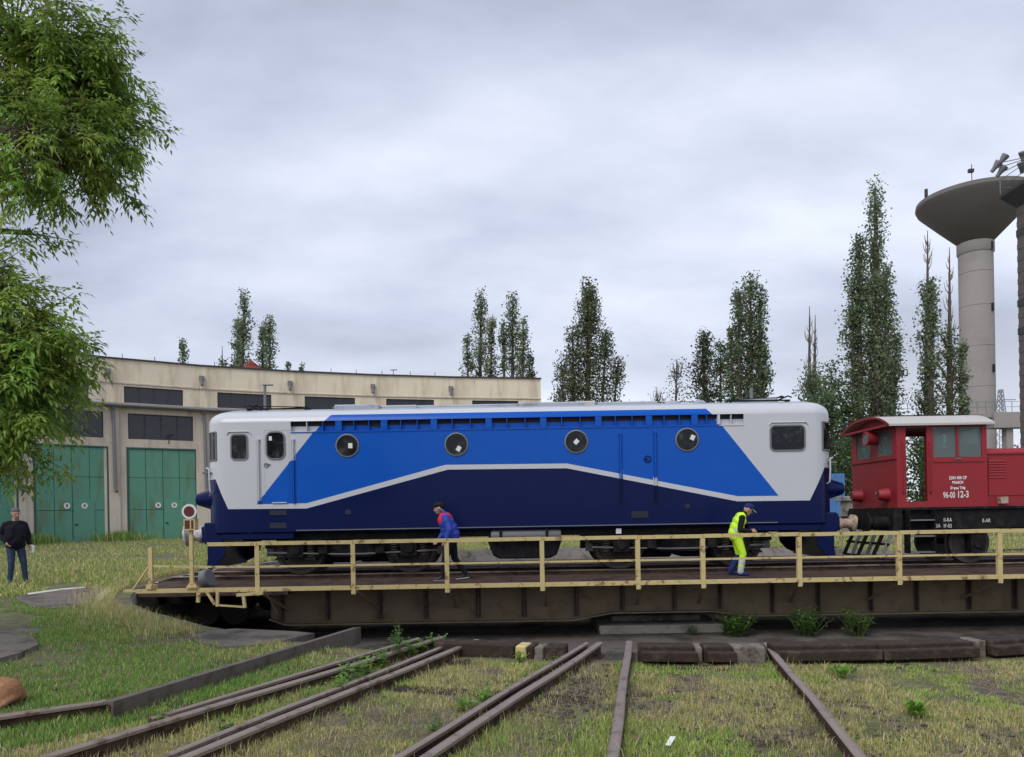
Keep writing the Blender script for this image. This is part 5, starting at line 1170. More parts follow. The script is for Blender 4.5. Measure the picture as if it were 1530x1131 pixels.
# person walking left along the walkway, red and blue jacket (faces -x in the world -> local +x turned by 180 deg)
def person_blue():
    o = at(676, 866, 16.75); p = empty('person', (o.x, 16.75, WKZ), R(180)); tag(p, 'person in a blue jacket with red yoke and black cap walking along the bridge', 'person')
    c = []
    hip, ch, nk, hd = (0.0, 0, .90), (.10, 0, 1.32), (.155, 0, 1.45), (.235, 0, 1.565)
    c += [((-.01, -.06, .93), (-.01, .06, .93), .15, .15, 1, None), ((.02, -.05, 1.0), (.02, .05, 1.0), .185, .185, 1, (1, 1, .8)), ((.05, -.07, 1.12), (.05, .07, 1.12), .178, .172, 1, None), ((.09, -.10, 1.24), (.09, .10, 1.24), .155, .155, 1, None),
          ((.105, -.14, 1.36), (.105, .14, 1.36), .095, .095, 2, None), ((.12, -.09, 1.30), (.13, .09, 1.30), .142, .142, 2, None), ((.10, -.05, 1.33), (.12, .05, 1.36), .14, .135, 2, None), ((.13, 0, 1.40), (.20, 0, 1.5), .07, .058, 1, None)]
    P = head(c, hd, 0, R(14), 0)
    for s, elb, wr in ((1, (.02, .27, 1.10), (.08, .27, .90)), (-1, (.14, -.26, 1.10), (.26, -.24, .90))):
        sh_ = (.10, s*.19, 1.37); c += [(sh_, (.08, s*.225, 1.28), .078, .074, 2 if 0 else 1, None), (sh_, elb, .074, .062, 1, None), (elb, wr, .06, .048, 1, None)]
        d = Vector(wr)-Vector(elb); hand(c, Vector(wr)+d.normalized()*.03, d+Vector((.05, 0, 0)), (1, 0, 0), 0, .6*s)
    for hp, kn, an in (((0, .095, .86), (.13, .10, .49), (.17, .09, .095)), ((0, -.095, .86), (-.04, -.10, .47), (-.25, -.10, .125))):
        c += [(hp, kn, .098, .07, 3, None), (kn, an, .068, .052, 3, None)]; shoe(c, an, (1, 0, -.0 if an[0] > 0 else -.15), 4)
    me = blob_mesh('body', c, [M['skin'], M['jkblue'], M['jkred'], M['blackcloth'], M['shoe']]); link('body', me, p); p.scale = (1.12, 1.12, 1.0)
    cp = [(P(-.03, 0, .06), P(.02, 0, .07), .098, .092, 0, (1, 1, .85)), (P(-.05, 0, .03), P(-.02, 0, .06), .085, .09, 0, None)]
    link('knit_cap', blob_mesh('knit_cap', cp, [M['blackcloth']], .012), p); eyes(P, p); soles(p, [((.17, .09, .095), (1, 0, 0)), ((-.25, -.10, .125), (1, 0, -.12))])
    b = MB(); b.tube([P(-.05, -.02, -.13)+Vector((0, s * .0, 0)) if 0 else Vector((.12+.09*math.cos(a), .1*math.sin(a), 1.47+.05*math.cos(a))) for a in np.linspace(0, 6.283, 16)], .028, 6); small(b, 'collar', 'jkblue', p, 60)
person_blue()
# person in hi-vis, stooping and looking down to the right
def person_hivis():
    o = at(1108, 862, 16.55); p = empty('person', (o.x-.03, 16.55, WKZ), R(-8)); tag(p, 'person in yellow high visibility vest and trousers with navy cap stooping on the bridge', 'person')
    c = []
    c += [((-.07, -.06, .86), (-.07, .06, .86), .15, .15, 5, None), ((-.10, -.05, .93), (-.06, .05, .95), .15, .15, 1, None), ((-.05, -.06, 1.05), (-.05, .06, 1.05), .15, .15, 1, None), ((.0, -.09, 1.18), (.0, .09, 1.18), .138, .138, 1, None), ((.03, -.11, 1.27), (.03, .11, 1.27), .105, .105, 1, None), ((.08, 0, 1.30), (.14, 0, 1.37), .062, .055, 2, None)]
    c += [((.1, -.05, 1.18), (.1, .05, 1.18), .075, .075, 2, None)]
    P = head(c, (.19, 0, 1.425), 0, R(30), 0)
    for s in (-1, 1):
        sh_ = (.03, s*.18, 1.25); elb = (-.0+.02*s, s*.24, 1.0); wr = (.21, s*.14, .96)
        c += [(sh_, elb, .070, .058, 2, None), (elb, wr, .055, .042, 2, None)]; hand(c, Vector(wr)+Vector((.02, 0, 0)), (1, -s*.3, -.1), (0, -s*.3, 1), 0, .7*s)
    for hp, kn, an, sg in (((-.06, -.095, .82), (.05, -.11, .47), (-.005, -.10, .10), 1), ((-.06, .095, .82), (.0, .10, .46), (-.18, .10, .11), 1)):
        k2 = Vector(kn).lerp(Vector(an), .35); k3 = Vector(kn).lerp(Vector(an), .52); k4 = Vector(kn).lerp(Vector(an), .72)
        m5 = 5 if hp[1] < 0 else 4  # far leg below the knee gets navy: its shade is painted in
        c += [(hp, kn, .105, .078, 5, None), (kn, k2, .076, .072, m5, None), (k2, k3, .074, .074, 6 if m5 == 5 else 4, None), (k3, k4, .071, .070, m5, None), (k4, an, .072, .066, 6 if m5 == 5 else 4, None)]; shoe(c, an, (1, 0, 0), 4)
    me = blob_mesh('body', c, [M['skin'], M['hivis'], M['blackcloth'], M['reflect'], M['cap'], M['hivis'], M['reflect']]); link('body', me, p)
    cp = [(P(-.025, 0, .06), P(.015, 0, .065), .096, .093, 0, (1, 1, .85))]
    link('cap', blob_mesh('cap', cp, [M['cap']], .012), p)
    b = MB(); n = 9; vs = []
    for k in range(n):
        a = R(-60+120*k/(n-1)); vs += [P(.07*math.cos(a)+.02, .085*math.sin(a), .055), P(.07+.115*math.cos(a), .085*math.sin(a), .03)]
    vs2 = [Vector(v)-Vector((0, 0, .008)) for v in vs]; b.add(vs+vs2, [(2*k, 2*k+1, 2*k+3, 2*k+2) for k in range(n-1)]+[(2*n+2*k+2, 2*n+2*k+3, 2*n+2*k+1, 2*n+2*k) for k in range(n-1)]+[(2*k+1, 2*n+2*k+1, 2*n+2*k+3, 2*k+3) for k in range(n-1)]); small(b, 'cap_visor', 'reflect', p, 60)
    b = MB(); Q = [Vector((-.05+.165*math.cos(a), .215*math.sin(a), .99)) for a in np.linspace(0, 6.283, 24)]; 
    b.add([q+Vector((0, 0, dz)) for q in Q[:-1] for dz in (-.03, .03)], [(2*k, 2*((k+1) % 23), 2*((k+1) % 23)+1, 2*k+1) for k in range(23)]); small(b, 'vest_band', 'reflect', p, 60)
    eyes(P, p)
person_hivis()
# person standing on the grass by the shed, hand holding a plastic bag
def person_standing():
    o = at(24, 872, 17.9); p = empty('person', (o.x, 17.9, .105), R(-42)); tag(p, 'person in a dark coat and jeans standing on the grass holding a folded paper', 'person')
    c = [((0, -.06, .98), (0, .06, .98), .15, .15, 1, None), ((.0, -.06, .90), (0, .06, .90), .155, .155, 1, (1, 1, .7)), ((.02, -.07, 1.10), (.01, -.08, 1.26), .16, .15, 1, None), ((.02, .07, 1.10), (.01, .08, 1.26), .16, .15, 1, None), ((.0, -.10, 1.28), (.0, .10, 1.28), .14, .14, 1, None), ((-.01, -.13, 1.39), (-.01, .13, 1.39), .09, .09, 1, None), ((-.01, 0, 1.42), (.02, 0, 1.53), .062, .055, 0, None)]
    c.append(((.03, 0, 1.0), (.0, 0, 1.36), .17, .13, 1, None))
    P = head(c, (.05, 0, 1.635), R(8), R(14), 0)
    for s, elb, wr in ((1, (-.03, .28, 1.14), (.05, .27, .93)), (-1, (-.08, -.29, 1.15), (.08, -.22, .98))):
        sh_ = (-.01, s*.19, 1.38); c += [(sh_, elb, .078, .064, 1, None), (elb, wr, .062, .05, 1, None)]; d = Vector(wr)-Vector(elb); hand(c, Vector(wr)+d.normalized()*.03, d, (1, 0, 0), 0, .6*s)
    for s, kn, an in ((1, (.04, .15, .49), (.03, .19, .095)), (-1, (.05, -.10, .49), (.0, -.12, .095))):
        c += [((0, s*.095, .88), kn, .102, .074, 2, None), (kn, an, .072, .058, 2, None)]; shoe(c, an, (1, .25*s, 0), 3)
    me = blob_mesh('body', c, [M['skin'], M['darkjk'], M['jeans'], M['shoe']]); link('body', me, p)
    cp = [(P(-.035, 0, .045), P(.0, 0, .06), .092, .088, 0, None), (P(-.06, 0, -.02), P(-.04, 0, .03), .06, .08, 0, None)]
    link('hair', blob_mesh('hair', cp, [M['hair']], .012), p); eyes(P, p)
    # folded paper in the left hand
    wv = Matrix.Rotation(R(-42), 3, 'Z') @ Vector((.08, .30, .80)); b = MB(); b.prism([(-.06, -.1), (.07, -.08), (.08, .06), (.02, .1), (-.05, .07)], -.012, .012); q = small(b, 'folded_paper', 'paper', None); q.location = (o.x+wv.x, 17.9+wv.y, .105+wv.z); tag(q, 'crumpled pale folded paper held by the person in the dark coat', 'paper')
person_standing()
# brown dog lying behind the side-plate rail, mostly out of frame
M['fur'] = mat('brown_fur', (0.30, 0.15, 0.08), 0.85, var=0.25, scale=14, col2=(0.42, 0.26, 0.16), fac2=.45, scale2=5, bump=.6, bscale=70)
def dog():
    q = on(-6, 1056, -.0); p = empty('dog', (q.x, q.y+.12, float(gz(q.x, q.y))), R(172)); tag(p, 'brown short haired dog lying on the grass behind the rail', 'dog')
    c = [((-.02, 0, .12), (.18, 0, .13), .125, .13, 0, None), ((.18, 0, .13), (.42, .02, .15), .13, .135, 0, None), ((-.02, .09, .08), (.12, .14, .07), .085, .06, 0, None), ((-.02, -.09, .08), (.12, -.14, .07), .085, .06, 0, None), ((.12, .14, .07), (-.04, .17, .03), .05, .03, 0, None), ((.12, -.14, .07), (-.04, -.17, .03), .05, .03, 0, None), ((-.04, .17, .03), (.1, .2, .025), .028, .026, 0, None), ((-.04, -.17, .03), (.1, -.2, .025), .028, .026, 0, None),
         ((.42, 0, .17), (.56, .02, .27), .1, .075, 0, None), ((.56, .02, .28), (.66, .02, .29), .075, .065, 0, None), ((.66, .02, .28), (.79, .02, .25), .05, .035, 0, None), ((.4, .1, .1), (.45, .13, .04), .055, .035, 0, None), ((.45, .13, .04), (.68, .13, .028), .035, .028, 0, None), ((.4, -.1, .1), (.45, -.13, .04), .055, .035, 0, None), ((.45, -.13, .04), (.68, -.13, .028), .035, .028, 0, None),
         ((-.12, 0, .09), (-.1, .2, .03), .03, .02, 0, None), ((-.1, .2, .03), (.1, .3, .025), .02, .012, 0, None), ((.58, .08, .35), (.55, .11, .27), .03, .02, 0, (1, .5, 1)), ((.58, -.05, .35), (.55, -.08, .27), .03, .02, 0, (1, .5, 1))]
    link('body', blob_mesh('body', c, [M['fur']], .011), p); b = MB(); b.lathe([(.001, -.012), (.014, -.006), (.014, .006), (.001, .012)], (.825, .02, .262), 10); small(b, 'nose', 'black', p)
dog()

# ------------------------------------------------------------------ near tree on the left
def ash_tree():
    base = Vector((-8.9, 8.6, -.05)); t = empty('ash_tree', base); tag(t, 'large leafy ash tree hanging its drooping branches over the yard', 'tree')
    D = 8.0
    lobes = []   # centre, radii in metres
    s = D/FPX
    for px, py, rx, ry, d, n in ((40, 55, 120, 95, 8.0, 1150), (118, 125, 78, 72, 8.1, 850), (178, 190, 50, 58, 8.2, 520), (70, 205, 95, 80, 7.7, 800), (150, 245, 48, 28, 8.1, 200), (105, 285, 30, 8, 8.0, 36), (20, 262, 40, 14, 7.9, 50), (150, 60, 28, 50, 8.2, 150),
                            (-30, 405, 60, 34, 7.8, 280), (62, 348, 14, 6, 7.9, 20), (5, 450, 66, 50, 7.7, 560), (88, 512, 44, 40, 8.0, 430), (30, 535, 74, 58, 7.6, 800), (58, 580, 46, 46, 7.8, 420), (-5, 605, 72, 50, 7.6, 560), (48, 668, 24, 22, 7.7, 130), (-30, 655, 40, 30, 7.7, 160),
                            (-140, 60, 150, 150, 8.4, 800), (-170, 330, 150, 160, 8.6, 800), (-150, 600, 120, 110, 8.2, 700), (-60, -170, 190, 130, 8.6, 900), (-320, 100, 160, 260, 9.0, 800), (-300, 480, 150, 180, 9.2, 600)):
        px -= 18 if px > -100 else 0; lobes.append((np.array(at(px, py, d)-base), np.array([rx*s, max(rx, ry)*s*.55, ry*s]), n))
    tr = MB(); tr.tube([(0, 0, 0), (.1, -.05, 1.4), (.15, 0, 2.8), (.3, -.1, 4.4), (.5, -.1, 6.2), (.6, 0, 8.0)], [.34, .27, .24, .2, .14, .06], 10); tr.build('trunk', M['bark'], t, 60)
    lb = MB(); tw = MB(); V, F, Cc = [], [], []; off = 0
    spine = [Vector(p) for p in ((.1, -.05, 1.9), (.15, 0, 2.8), (.3, -.1, 4.4), (.5, -.1, 6.2))]
    LV, LD, LN, LL, LC = [], [], [], [], []
    for c, r, n in lobes:
        C = Vector(c); st_ = min(spine, key=lambda q: (q-C).length+abs(q.z-C.z+.3)); mid = st_.lerp(C, .5)+Vector((0, 0, .35))
        lb.tube([st_, mid, C, C+Vector((r[0]*.55, 0, -r[2]*.35))], [.07, .045, .025, .008], 6)
        for k in range(max(3, int(n/9.0))):
            u = unit(1)[0]; rad = RNG.random()**.5; q = c+u*r*rad*RNG.uniform(.8, 1.16)
            out = u*np.array([1, 1, .5])+np.array([.25, -.25, -.25])+RNG.normal(size=3)*.25; out /= np.linalg.norm(out)
            SL = RNG.uniform(.18, .42); tipq = q+out*SL+np.array([0, 0, -.12*SL])
            tw.tube([C.lerp(Vector(q), .2), C.lerp(Vector(q), .65)+Vector((0, 0, .05)), Vector(q), Vector(tipq)], [.011, .008, .006, .003], 4)
            shade = RNG.uniform(.62, 1.5); warm = RNG.uniform(.9, 1.25)
            for j in range(RNG.integers(9, 17)):
                w_ = RNG.random()**.6; q2 = q+(tipq-q)*w_
                a = RNG.normal(size=3)*.7+out*.9; a[2] -= .2*w_; a /= np.linalg.norm(a); L = RNG.uniform(.12, .22)
                side = np.cross(a, [0, 0, 1.0]); side /= np.linalg.norm(side)+1e-6
                for m_, (tt, sg) in enumerate(((.35, -1), (.35, 1), (.68, -1), (.68, 1), (1.0, 0))):
                    p0 = q2+a*L*tt+np.array([0, 0, -.30*L*tt*tt]); dd = a*.75+side*sg*.85+np.array([0, 0, -.40]); dd += RNG.normal(size=3)*.18; dd /= np.linalg.norm(dd)
                    LV.append(p0); LD.append(dd); LL.append(RNG.uniform(.055, .095)); LN.append(dd)
                    g = shade*RNG.uniform(.8, 1.2); LC.append(np.array([.24*warm, .37, .075])*g)
    lb.build('limbs', M['bark'], t, 60)['kind'] = 'stuff'; tw.build('twigs', M['bark'], t)['kind'] = 'stuff'
    P, Dv, Nv, Lv, Cv = map(np.array, (LV, LD, LN, LL, LC)); up = np.array([0, 0, 1.0]); W_ = np.cross(Dv, up); W_ /= np.linalg.norm(W_, axis=1, keepdims=True)+1e-6
    tilt = RNG.normal(size=(len(P), 1))*.5; Nn = np.cross(W_, Dv); W2_ = W_*np.cos(tilt)+Nn*np.sin(tilt); N2 = np.cross(W2_, Dv); Lq = Lv[:, None]; wd = Lq*.17
    # 6 points: base, left, right, midrib, tip  -> two quads folded on the midrib, tip drooping
    b0 = P; m1 = P+Dv*Lq*.45-N2*Lq*.04; l1 = P+Dv*Lq*.4+W2_*wd; r1 = P+Dv*Lq*.4-W2_*wd; t1 = P+Dv*Lq-up*Lq*.18
    v = np.stack([b0, l1, t1, m1, r1], 1).reshape(-1, 3); n = len(P); o = np.arange(n)[:, None]*5
    f = np.concatenate([o+np.array([[0, 3, 2, 1]]), o+np.array([[0, 4, 2, 3]])])
    cr = link('crown', poly_mesh('crown', v, f, np.repeat(Cv, 5, 0), M['leaf']), t); cr['kind'] = 'stuff'
ash_tree()

# ------------------------------------------------------------------ grass
rail_segs = [s for v in RAILS.values() for s in v]
def rail_dist(x, y):
    m = np.full(x.shape, 9.0)
    for a, c in rail_segs:
        dx, dy = c.x-a.x, c.y-a.y; L = math.hypot(dx, dy); m = np.minimum(m, np.abs((x-a.x)*dy-(y-a.y)*dx)/L+np.where((y < a.y) | (y > c.y), 9, 0))
    return m
def blades(name, x, y, h, w, cols, lean=.5, z=None, label=None):
    n = len(x); z = gz(x, y) if z is None else z; a = RNG.uniform(0, 2*np.pi, n); ca, sa = np.cos(a), np.sin(a)
    ld = RNG.uniform(0, 2*np.pi, n); ln = np.abs(RNG.normal(size=n))*lean*h; lx, ly = np.cos(ld)*ln, np.sin(ld)*ln
    hz = np.sqrt(np.maximum(h*h-ln*ln*.5, (h*.25)**2))
    b0 = np.stack([x-ca*w, y-sa*w, z-.008], 1); b1 = np.stack([x+ca*w, y+sa*w, z-.008], 1)
    m0 = np.stack([x-ca*w*.75+lx*.35, y-sa*w*.75+ly*.35, z+hz*.6], 1); m1 = np.stack([x+ca*w*.75+lx*.35, y+sa*w*.75+ly*.35, z+hz*.6], 1)
    t = np.stack([x+lx, y+ly, z+hz], 1)
    v = np.stack([b0, b1, m1, m0, t], 1).reshape(-1, 3); o = np.arange(n)[:, None]*5
    f = np.concatenate([o+np.array([[0, 1, 2]]), o+np.array([[0, 2, 3]]), o+np.array([[3, 2, 4]])])
    me = poly_mesh(name, v, f, np.repeat(cols, 5, 0), M['grass']); ob = link(name, me); tag(ob, label, 'grass', kind='stuff'); return ob
PAL = np.array([[.17, .31, .06], [.28, .34, .085], [.43, .40, .14], [.55, .46, .22], [.62, .50, .30], [.11, .25, .045]])
def colours(n, wts):
    i = RNG.choice(len(PAL), n, p=np.array(wts)/sum(wts)); return np.minimum(PAL[i]*1.12*RNG.uniform(.7, 1.3, (n, 1)), .8)
def outside_pit(x, y, m=.0): return (x-TC.x)**2+(y-TC.y)**2 > (TR+.34+m)**2
def slabs_mask(x, y):
    ok = np.ones(x.shape, bool); x = x+.22*(fbm(x*3, y*3, 8)-.5)*2; y = y+.3*(fbm(x*3, y*3, 9)-.5)*2
    for pts, z in (([(22, 893), (92, 880), (163, 878), (143, 895), (118, 905), (48, 905)], .13), ([(-120, 905), (30, 916), (62, 925), (48, 948), (30, 975), (-120, 990)], .075), ([(283, 951), (318, 941), (440, 943), (430, 955), (330, 966)], .055)):
        P = [on(a, c, z) for a, c in pts]; ins = np.zeros(x.shape, bool)
        for p, q in zip(P, P[1:]+P[:1]):
            cnd = (p.y > y) != (q.y > y); xx = (q.x-p.x)*(y-p.y)/((q.y-p.y) or 1e-9)+p.x; ins ^= cnd & (x < xx)
        ok &= ~ins
    return ok
# yellowing turf between the rails
n = 420000; y = 3.6+RNG.random(n)**.8*5.6; x = RNG.uniform(-1, 1, n)*(y*.72+.4)
den = fbm(x*1.1, y*1.1, 21); fine = fbm(x*5, y*5, 33); rd = rail_dist(x, y)
left = x < -1.0-(9.0-y)*.62     # verge beyond the side plate
keep = (RNG.random(n) < np.clip((den*.55+fine*.85-.555)*4.2, .025, 1)) & outside_pit(x, y) & (rd > .05) & ~left & (RNG.random(n) > .8*np.exp(-((x-.35-(y-6)*.28)/.28)**2))
x, y, rd, den = x[keep], y[keep], rd[keep], den[keep]
h = RNG.uniform(.014, .045, len(x))*(1+1.3*np.clip((.14-rd)/.1, 0, 1)*RNG.random(len(x)))*(.7+den*.7); h *= np.where(RNG.random(len(x)) < .04, 2.2, 1)
c = colours(len(x), (1.6, 3.6, 5, 5, 2.6, .4)); gp = fbm(x*.8, y*.8, 55) > .56; c[gp] = c[gp]*np.array([.75, 1.0, .62])
blades('grass_turf', x, y, h, RNG.uniform(.0016, .0034, len(x)), c, .8, label='yellowing sparse turf growing between and beside the foreground rails')
# dry litter lying flat
n = 60000; y = 3.6+RNG.random(n)*5.2; x = RNG.uniform(-1, 1, n)*(y*.72+.4); k = (fbm(x*1.6, y*1.6, 77) > .48) & outside_pit(x, y); x, y = x[k], y[k]
blades('straw_litter', x, y, RNG.uniform(.04, .10, len(x)), RNG.uniform(.0014, .0026, len(x)), np.array([.42, .34, .22])*RNG.uniform(.5, 1.25, (len(x), 1)), 1.6, label='dry straw litter lying flat over the foreground turf')
# greener verge on the left
n = 330000; y = 5.2+RNG.random(n)**.9*10.8; x = -RNG.random(n)*(y*.72+.6)+.3
lft = x < -1.05-(9.0-np.minimum(y, 9.3))*.62
rim = np.sqrt((x-TC.x)**2+(y-TC.y)**2)-(TR+.32); den = fbm(x*.7+3, y*.7, 41); fine = fbm(x*4, y*4, 43)
keep = lft & (rim > 0.0) & slabs_mask(x, y) & (RNG.random(n) < np.clip((den*.85+fine*.6-.52)*3.8, .03, 1)) & (x > -y*.75)
qd = on(70, 985, 0); qe = on(470/1.0*.0+10, 900, 0); keep &= RNG.random(n) > .93*np.exp(-((x-qd.x)/.85)**2-((y-qd.y)/.55)**2); keep &= RNG.random(n) > .8*np.exp(-((x-qe.x)/1.6)**2-((y-qe.y)/1.2)**2)
x, y, rim, den = x[keep], y[keep], rim[keep], den[keep]; near = np.clip((1.3-rim)/1.3, 0, 1)
h = RNG.uniform(.035, .085, len(x))*(1+.5*near**2)*.8
wt_ = RNG.random(len(x)) < near*.75
c = np.where(wt_[:, None], colours(len(x), (.6, 2, 4, 5, 3, .1)), colours(len(x), (6, 3, 1, .4, .2, 5)))
blades('verge_grass', x, y, h, RNG.uniform(.0022, .0042, len(x)), c, .6, label='lush green grass on the verge left of the turntable pit')
# tall dry stalks on the pit rim
n = 5200; th_ = R(180)+RNG.uniform(R(-20), R(52), n); rr = TR+.3+np.abs(RNG.normal(size=n))*.32; x = TC.x+rr*np.cos(th_); y = TC.y+rr*np.sin(th_)
blades('rim_grass', x, y, RNG.uniform(.06, .22, n), RNG.uniform(.0022, .004, n), colours(n, (.6, 2, 4, 5, 4, .1)), .38, label='tall dry grass stalks along the rim of the pit')
# grass on the right foreground edge + far fields
n = 240000; rr = TR+.4+RNG.random(n)**1.6*34; th_ = RNG.uniform(R(-5), R(200), n); x = TC.x+rr*np.cos(th_); y = TC.y+rr*np.sin(th_)
k = (np.abs(x) < y*.72) & (fbm(x*.6, y*.6, 61) > .36) & slabs_mask(x, y) & (y > 14); x, y = x[k], y[k]
blades('field_grass', x, y, RNG.uniform(.05, .16, len(x)), RNG.uniform(.006, .013, len(x)), colours(len(x), (3, 5, 4, 2.5, 1, 1)), .6, label='rough meadow grass between the pit and the engine shed')
# tall tufts at the foot of the shed doors
xs_, ys_ = [], []
for i in range(1, 6):
    A, C = UP[i], UP[i+1]; d = (C-A).normalized(); nr_ = Vector((d.y, -d.x, 0))
    for k in range(900):
        q = A+(C-A)*(random.gauss(.02, .16) % 1)+nr_*(DEPTH+.25+abs(random.gauss(0, .5))); xs_.append(q.x); ys_.append(q.y)
x, y = np.array(xs_), np.array(ys_); blades('shed_grass', x, y, RNG.uniform(.2, .75, len(x)), RNG.uniform(.012, .025, len(x)), colours(len(x), (5, 5, 1, .5, .2, 3)), .45, label='tall green grass along the foot of the shed wall')
# gravel and clinker lying between the sleepers
st_me = []
for k in range(5):
    t_ = bmesh.new(); bmesh.ops.create_icosphere(t_, subdivisions=1, radius=1); rnd = random.Random(k)
    V_ = [v.co*rnd.uniform(.7, 1.15) for v in t_.verts]; F_ = [tuple(v.index for v in f.verts) for f in t_.faces]; t_.free(); st_me.append((np.array(V_), np.array(F_)))
n = 4200; y = 3.7+RNG.random(n)*4.6; x = RNG.uniform(-1, 1, n)*(y*.72+.3); k = (fbm(x*1.3, y*1.3, 91) > .55) & outside_pit(x, y) & (rail_dist(x, y) > .06); x, y = x[k], y[k]; q0 = on(850, 1040, 0); x = np.concatenate([x, q0.x+RNG.normal(size=420)*.2]); y = np.concatenate([y, q0.y+RNG.normal(size=420)*.8]); z = gz(x, y)
vs, fs, cs, off = [], [], [], 0
for i in range(len(x)):
    V_, F_ = st_me[i % 5]; s_ = RNG.uniform(.006, .026)*(1.6 if RNG.random() < .06 else 1); vs.append(V_*s_*np.array([1.2, 1, .65])+[x[i], y[i], z[i]+s_*.2]); fs.append(F_+off); off += len(V_); cs.append(np.repeat(np.array([[.10, .082, .068]])*RNG.uniform(.5, 1.7), len(V_), 0))
gr = link('clinker', poly_mesh('clinker', np.concatenate(vs), np.concatenate(fs), np.concatenate(cs), M['grass'])); tag(gr, 'dark clinker and ballast stones scattered between the rails', 'gravel', kind='stuff')

# ------------------------------------------------------------------ single weeds
def weed(label, loc, hgt, nst, spread, leafL, col, name='weed_plant', upright=.8, group='weeds by the rails and in the pit'):
    t = empty(name, loc); tag(t, label, 'plant', group); sb = MB(); LV, F, Cc = [], [], []
    for k in range(nst):
        a = random.uniform(0, 6.28); r = random.uniform(.1, 1)*spread; h = hgt*random.uniform(.6, 1.05); tip = Vector((math.cos(a)*r, math.sin(a)*r, h)); bs = Vector((math.cos(a)*r*.3, math.sin(a)*r*.3, -.01)); mid = bs.lerp(tip, .5)+Vector((0, 0, h*.06))
        sb.tube([bs, mid, tip], [.003*hgt/.3+.001, .002*hgt/.3+.001, .0012], 4)
        nl = max(4, int(h/leafL*3.4))
        for j in range(nl):
            u = .12+.88*(j+.5)/nl; q = bs.lerp(mid, u*2) if u < .5 else mid.lerp(tip, u*2-1); b_ = random.uniform(0, 6.28); L = leafL*random.uniform(.7, 1.2)*(1.15-.45*u)
            d = Vector((math.cos(b_), math.sin(b_), random.uniform(.1, upright))).normalized(); sd2 = d.cross(Vector((0, 0, 1))).normalized(); w = L*.22; m_ = q+d*L*.5; tp = q+d*L-Vector((0, 0, L*.25))
            o_ = len(LV); LV += [q, m_+sd2*w, tp, m_-Vector((0, 0, L*.05)), m_-sd2*w]; F += [(o_, o_+3, o_+2, o_+1), (o_, o_+4, o_+2, o_+3)]; g = random.uniform(.7, 1.3); Cc += [[col[0]*g, col[1]*g, col[2]*g]]*5
    sb.build('stems', M['stem'], t)['kind'] = 'stuff'
    o_ = link('leaves', poly_mesh('leaves', np.array([tuple(v) for v in LV]), np.array(F), np.array(Cc), M['leaf']), t); o_['kind'] = 'stuff'; return t
G1 = (.17, .33, .045); G2 = (.13, .25, .055); M['stem'] = mat('green_stem', (.12, .16, .05), .7)
def wd(label, px, py, z, **k): q = on(px, py, z); q.z = z if z < -.5 else float(gz(q.x, q.y)); return weed(label, q, **k)
wd('bright green leafy weed squeezed between the rail and its check rail, largest of them', 528, 1022, 0, hgt=.26, nst=12, spread=.16, leafL=.11, col=G1)
for q_, (a_, b_, h_) in enumerate(((505, 1038, .17), (548, 1010, .2), (572, 996, .22), (612, 980, .24), (630, 973, .18), (700, 1062, .12), (724, 1050, .11), (812, 1004, .12))):
    wd(('broad clump at the low end of the weedy rail gap', 'clump just past the largest weed in the rail gap', 'clump at the foot of the dock weed', 'clump beyond the dock weed in the rail gap', 'clump where the weedy gap nears the pit', 'creeping clump low in the paired rail gap', 'creeping clump above it in the paired rail gap', 'creeping clump high in the paired rail gap')[q_]+', bright leafy weed', a_, b_, 0, hgt=h_, nst=11, spread=.13, leafL=.09, col=G1)
wd('tall flowering dock weed with reddish seed heads beside the slanting rail', 592, 985, 0, hgt=.42, nst=7, spread=.10, leafL=.10, col=G2)
wd('leafy weed trailing along the rail gap near the pit edge', 648, 968, 0, hgt=.2, nst=10, spread=.2, leafL=.08, col=G1)
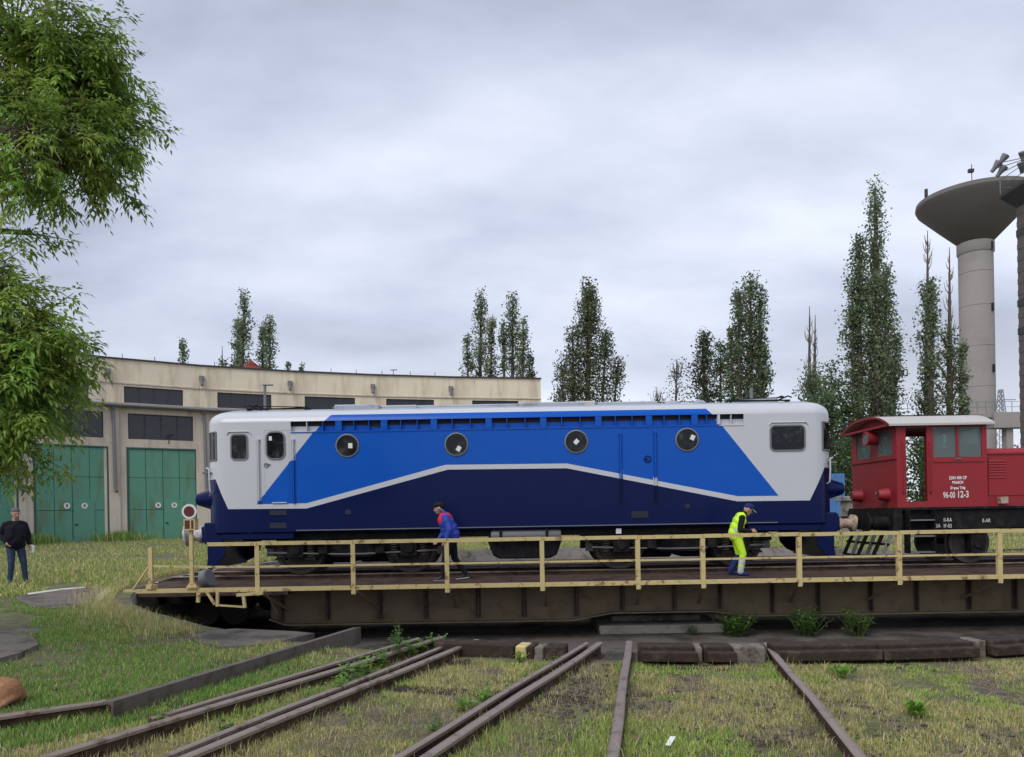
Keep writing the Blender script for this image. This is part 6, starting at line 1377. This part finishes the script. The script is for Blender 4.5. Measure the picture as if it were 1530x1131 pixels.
wd('upright pale green seedling standing against the check rail', 242, 1090, 0, hgt=.2, nst=3, spread=.04, leafL=.1, col=(.2, .33, .04))
wd('small dark weed in the rail gap beside the lowest bend', 330, 1098, 0, hgt=.13, nst=9, spread=.1, leafL=.07, col=G2)
wd('small bright weed in the gap of the slanting track', 462, 1043, 0, hgt=.12, nst=7, spread=.08, leafL=.06, col=G1)
wd('green weed between running rail and check rail at mid length', 790, 1020, 0, hgt=.14, nst=9, spread=.1, leafL=.07, col=G1)
wd('small weed sprouting high between the paired rails', 836, 990, 0, hgt=.12, nst=7, spread=.08, leafL=.06, col=G1)
wd('leafy weed creeping low between the paired rails', 655, 1095, 0, hgt=.14, nst=10, spread=.13, leafL=.07, col=G2)
wd('round green tuft in the turf before the painted kerb blocks', 776, 988, 0, hgt=.11, nst=12, spread=.11, leafL=.07, col=G1, upright=1.6)
wd('grassy green tuft in the turf right of the straight track', 1368, 1068, 0, hgt=.11, nst=14, spread=.12, leafL=.1, col=G1, upright=2.5)
wd('wide low green tuft beside the straight track', 1255, 1010, 0, hgt=.1, nst=16, spread=.2, leafL=.09, col=G1, upright=2.2)
PIT = PITZ+.005
wd('dense low green bush on the pit floor beside the pivot block', 1100, 950, PIT, hgt=.5, nst=46, spread=.55, leafL=.15, col=G2, name='pit_bush')
wd('loose tall green bush on the pit floor under the girder', 1205, 949, PIT, hgt=.62, nst=34, spread=.55, leafL=.15, col=G2, name='pit_bush')
wd('leafy bush with upright stems on the bare part of the pit floor', 1282, 950, PIT, hgt=.58, nst=30, spread=.45, leafL=.15, col=G2, name='pit_bush')
wd('small weed growing at the concrete step of the pivot block', 1035, 948, PIT, hgt=.25, nst=14, spread=.3, leafL=.09, col=G2, name='pit_weed')
p_ = on(998, 1118, 0); b = MB(); b.bar((0, 0, 0), (.06, .12, .02), .035, .006); lt = b.build('paper_scrap', M['paper'], loc=(p_.x, p_.y, float(gz(p_.x, p_.y))+.02)); tag(lt, 'small white paper scrap lying in the turf beside the straight rail', 'litter')
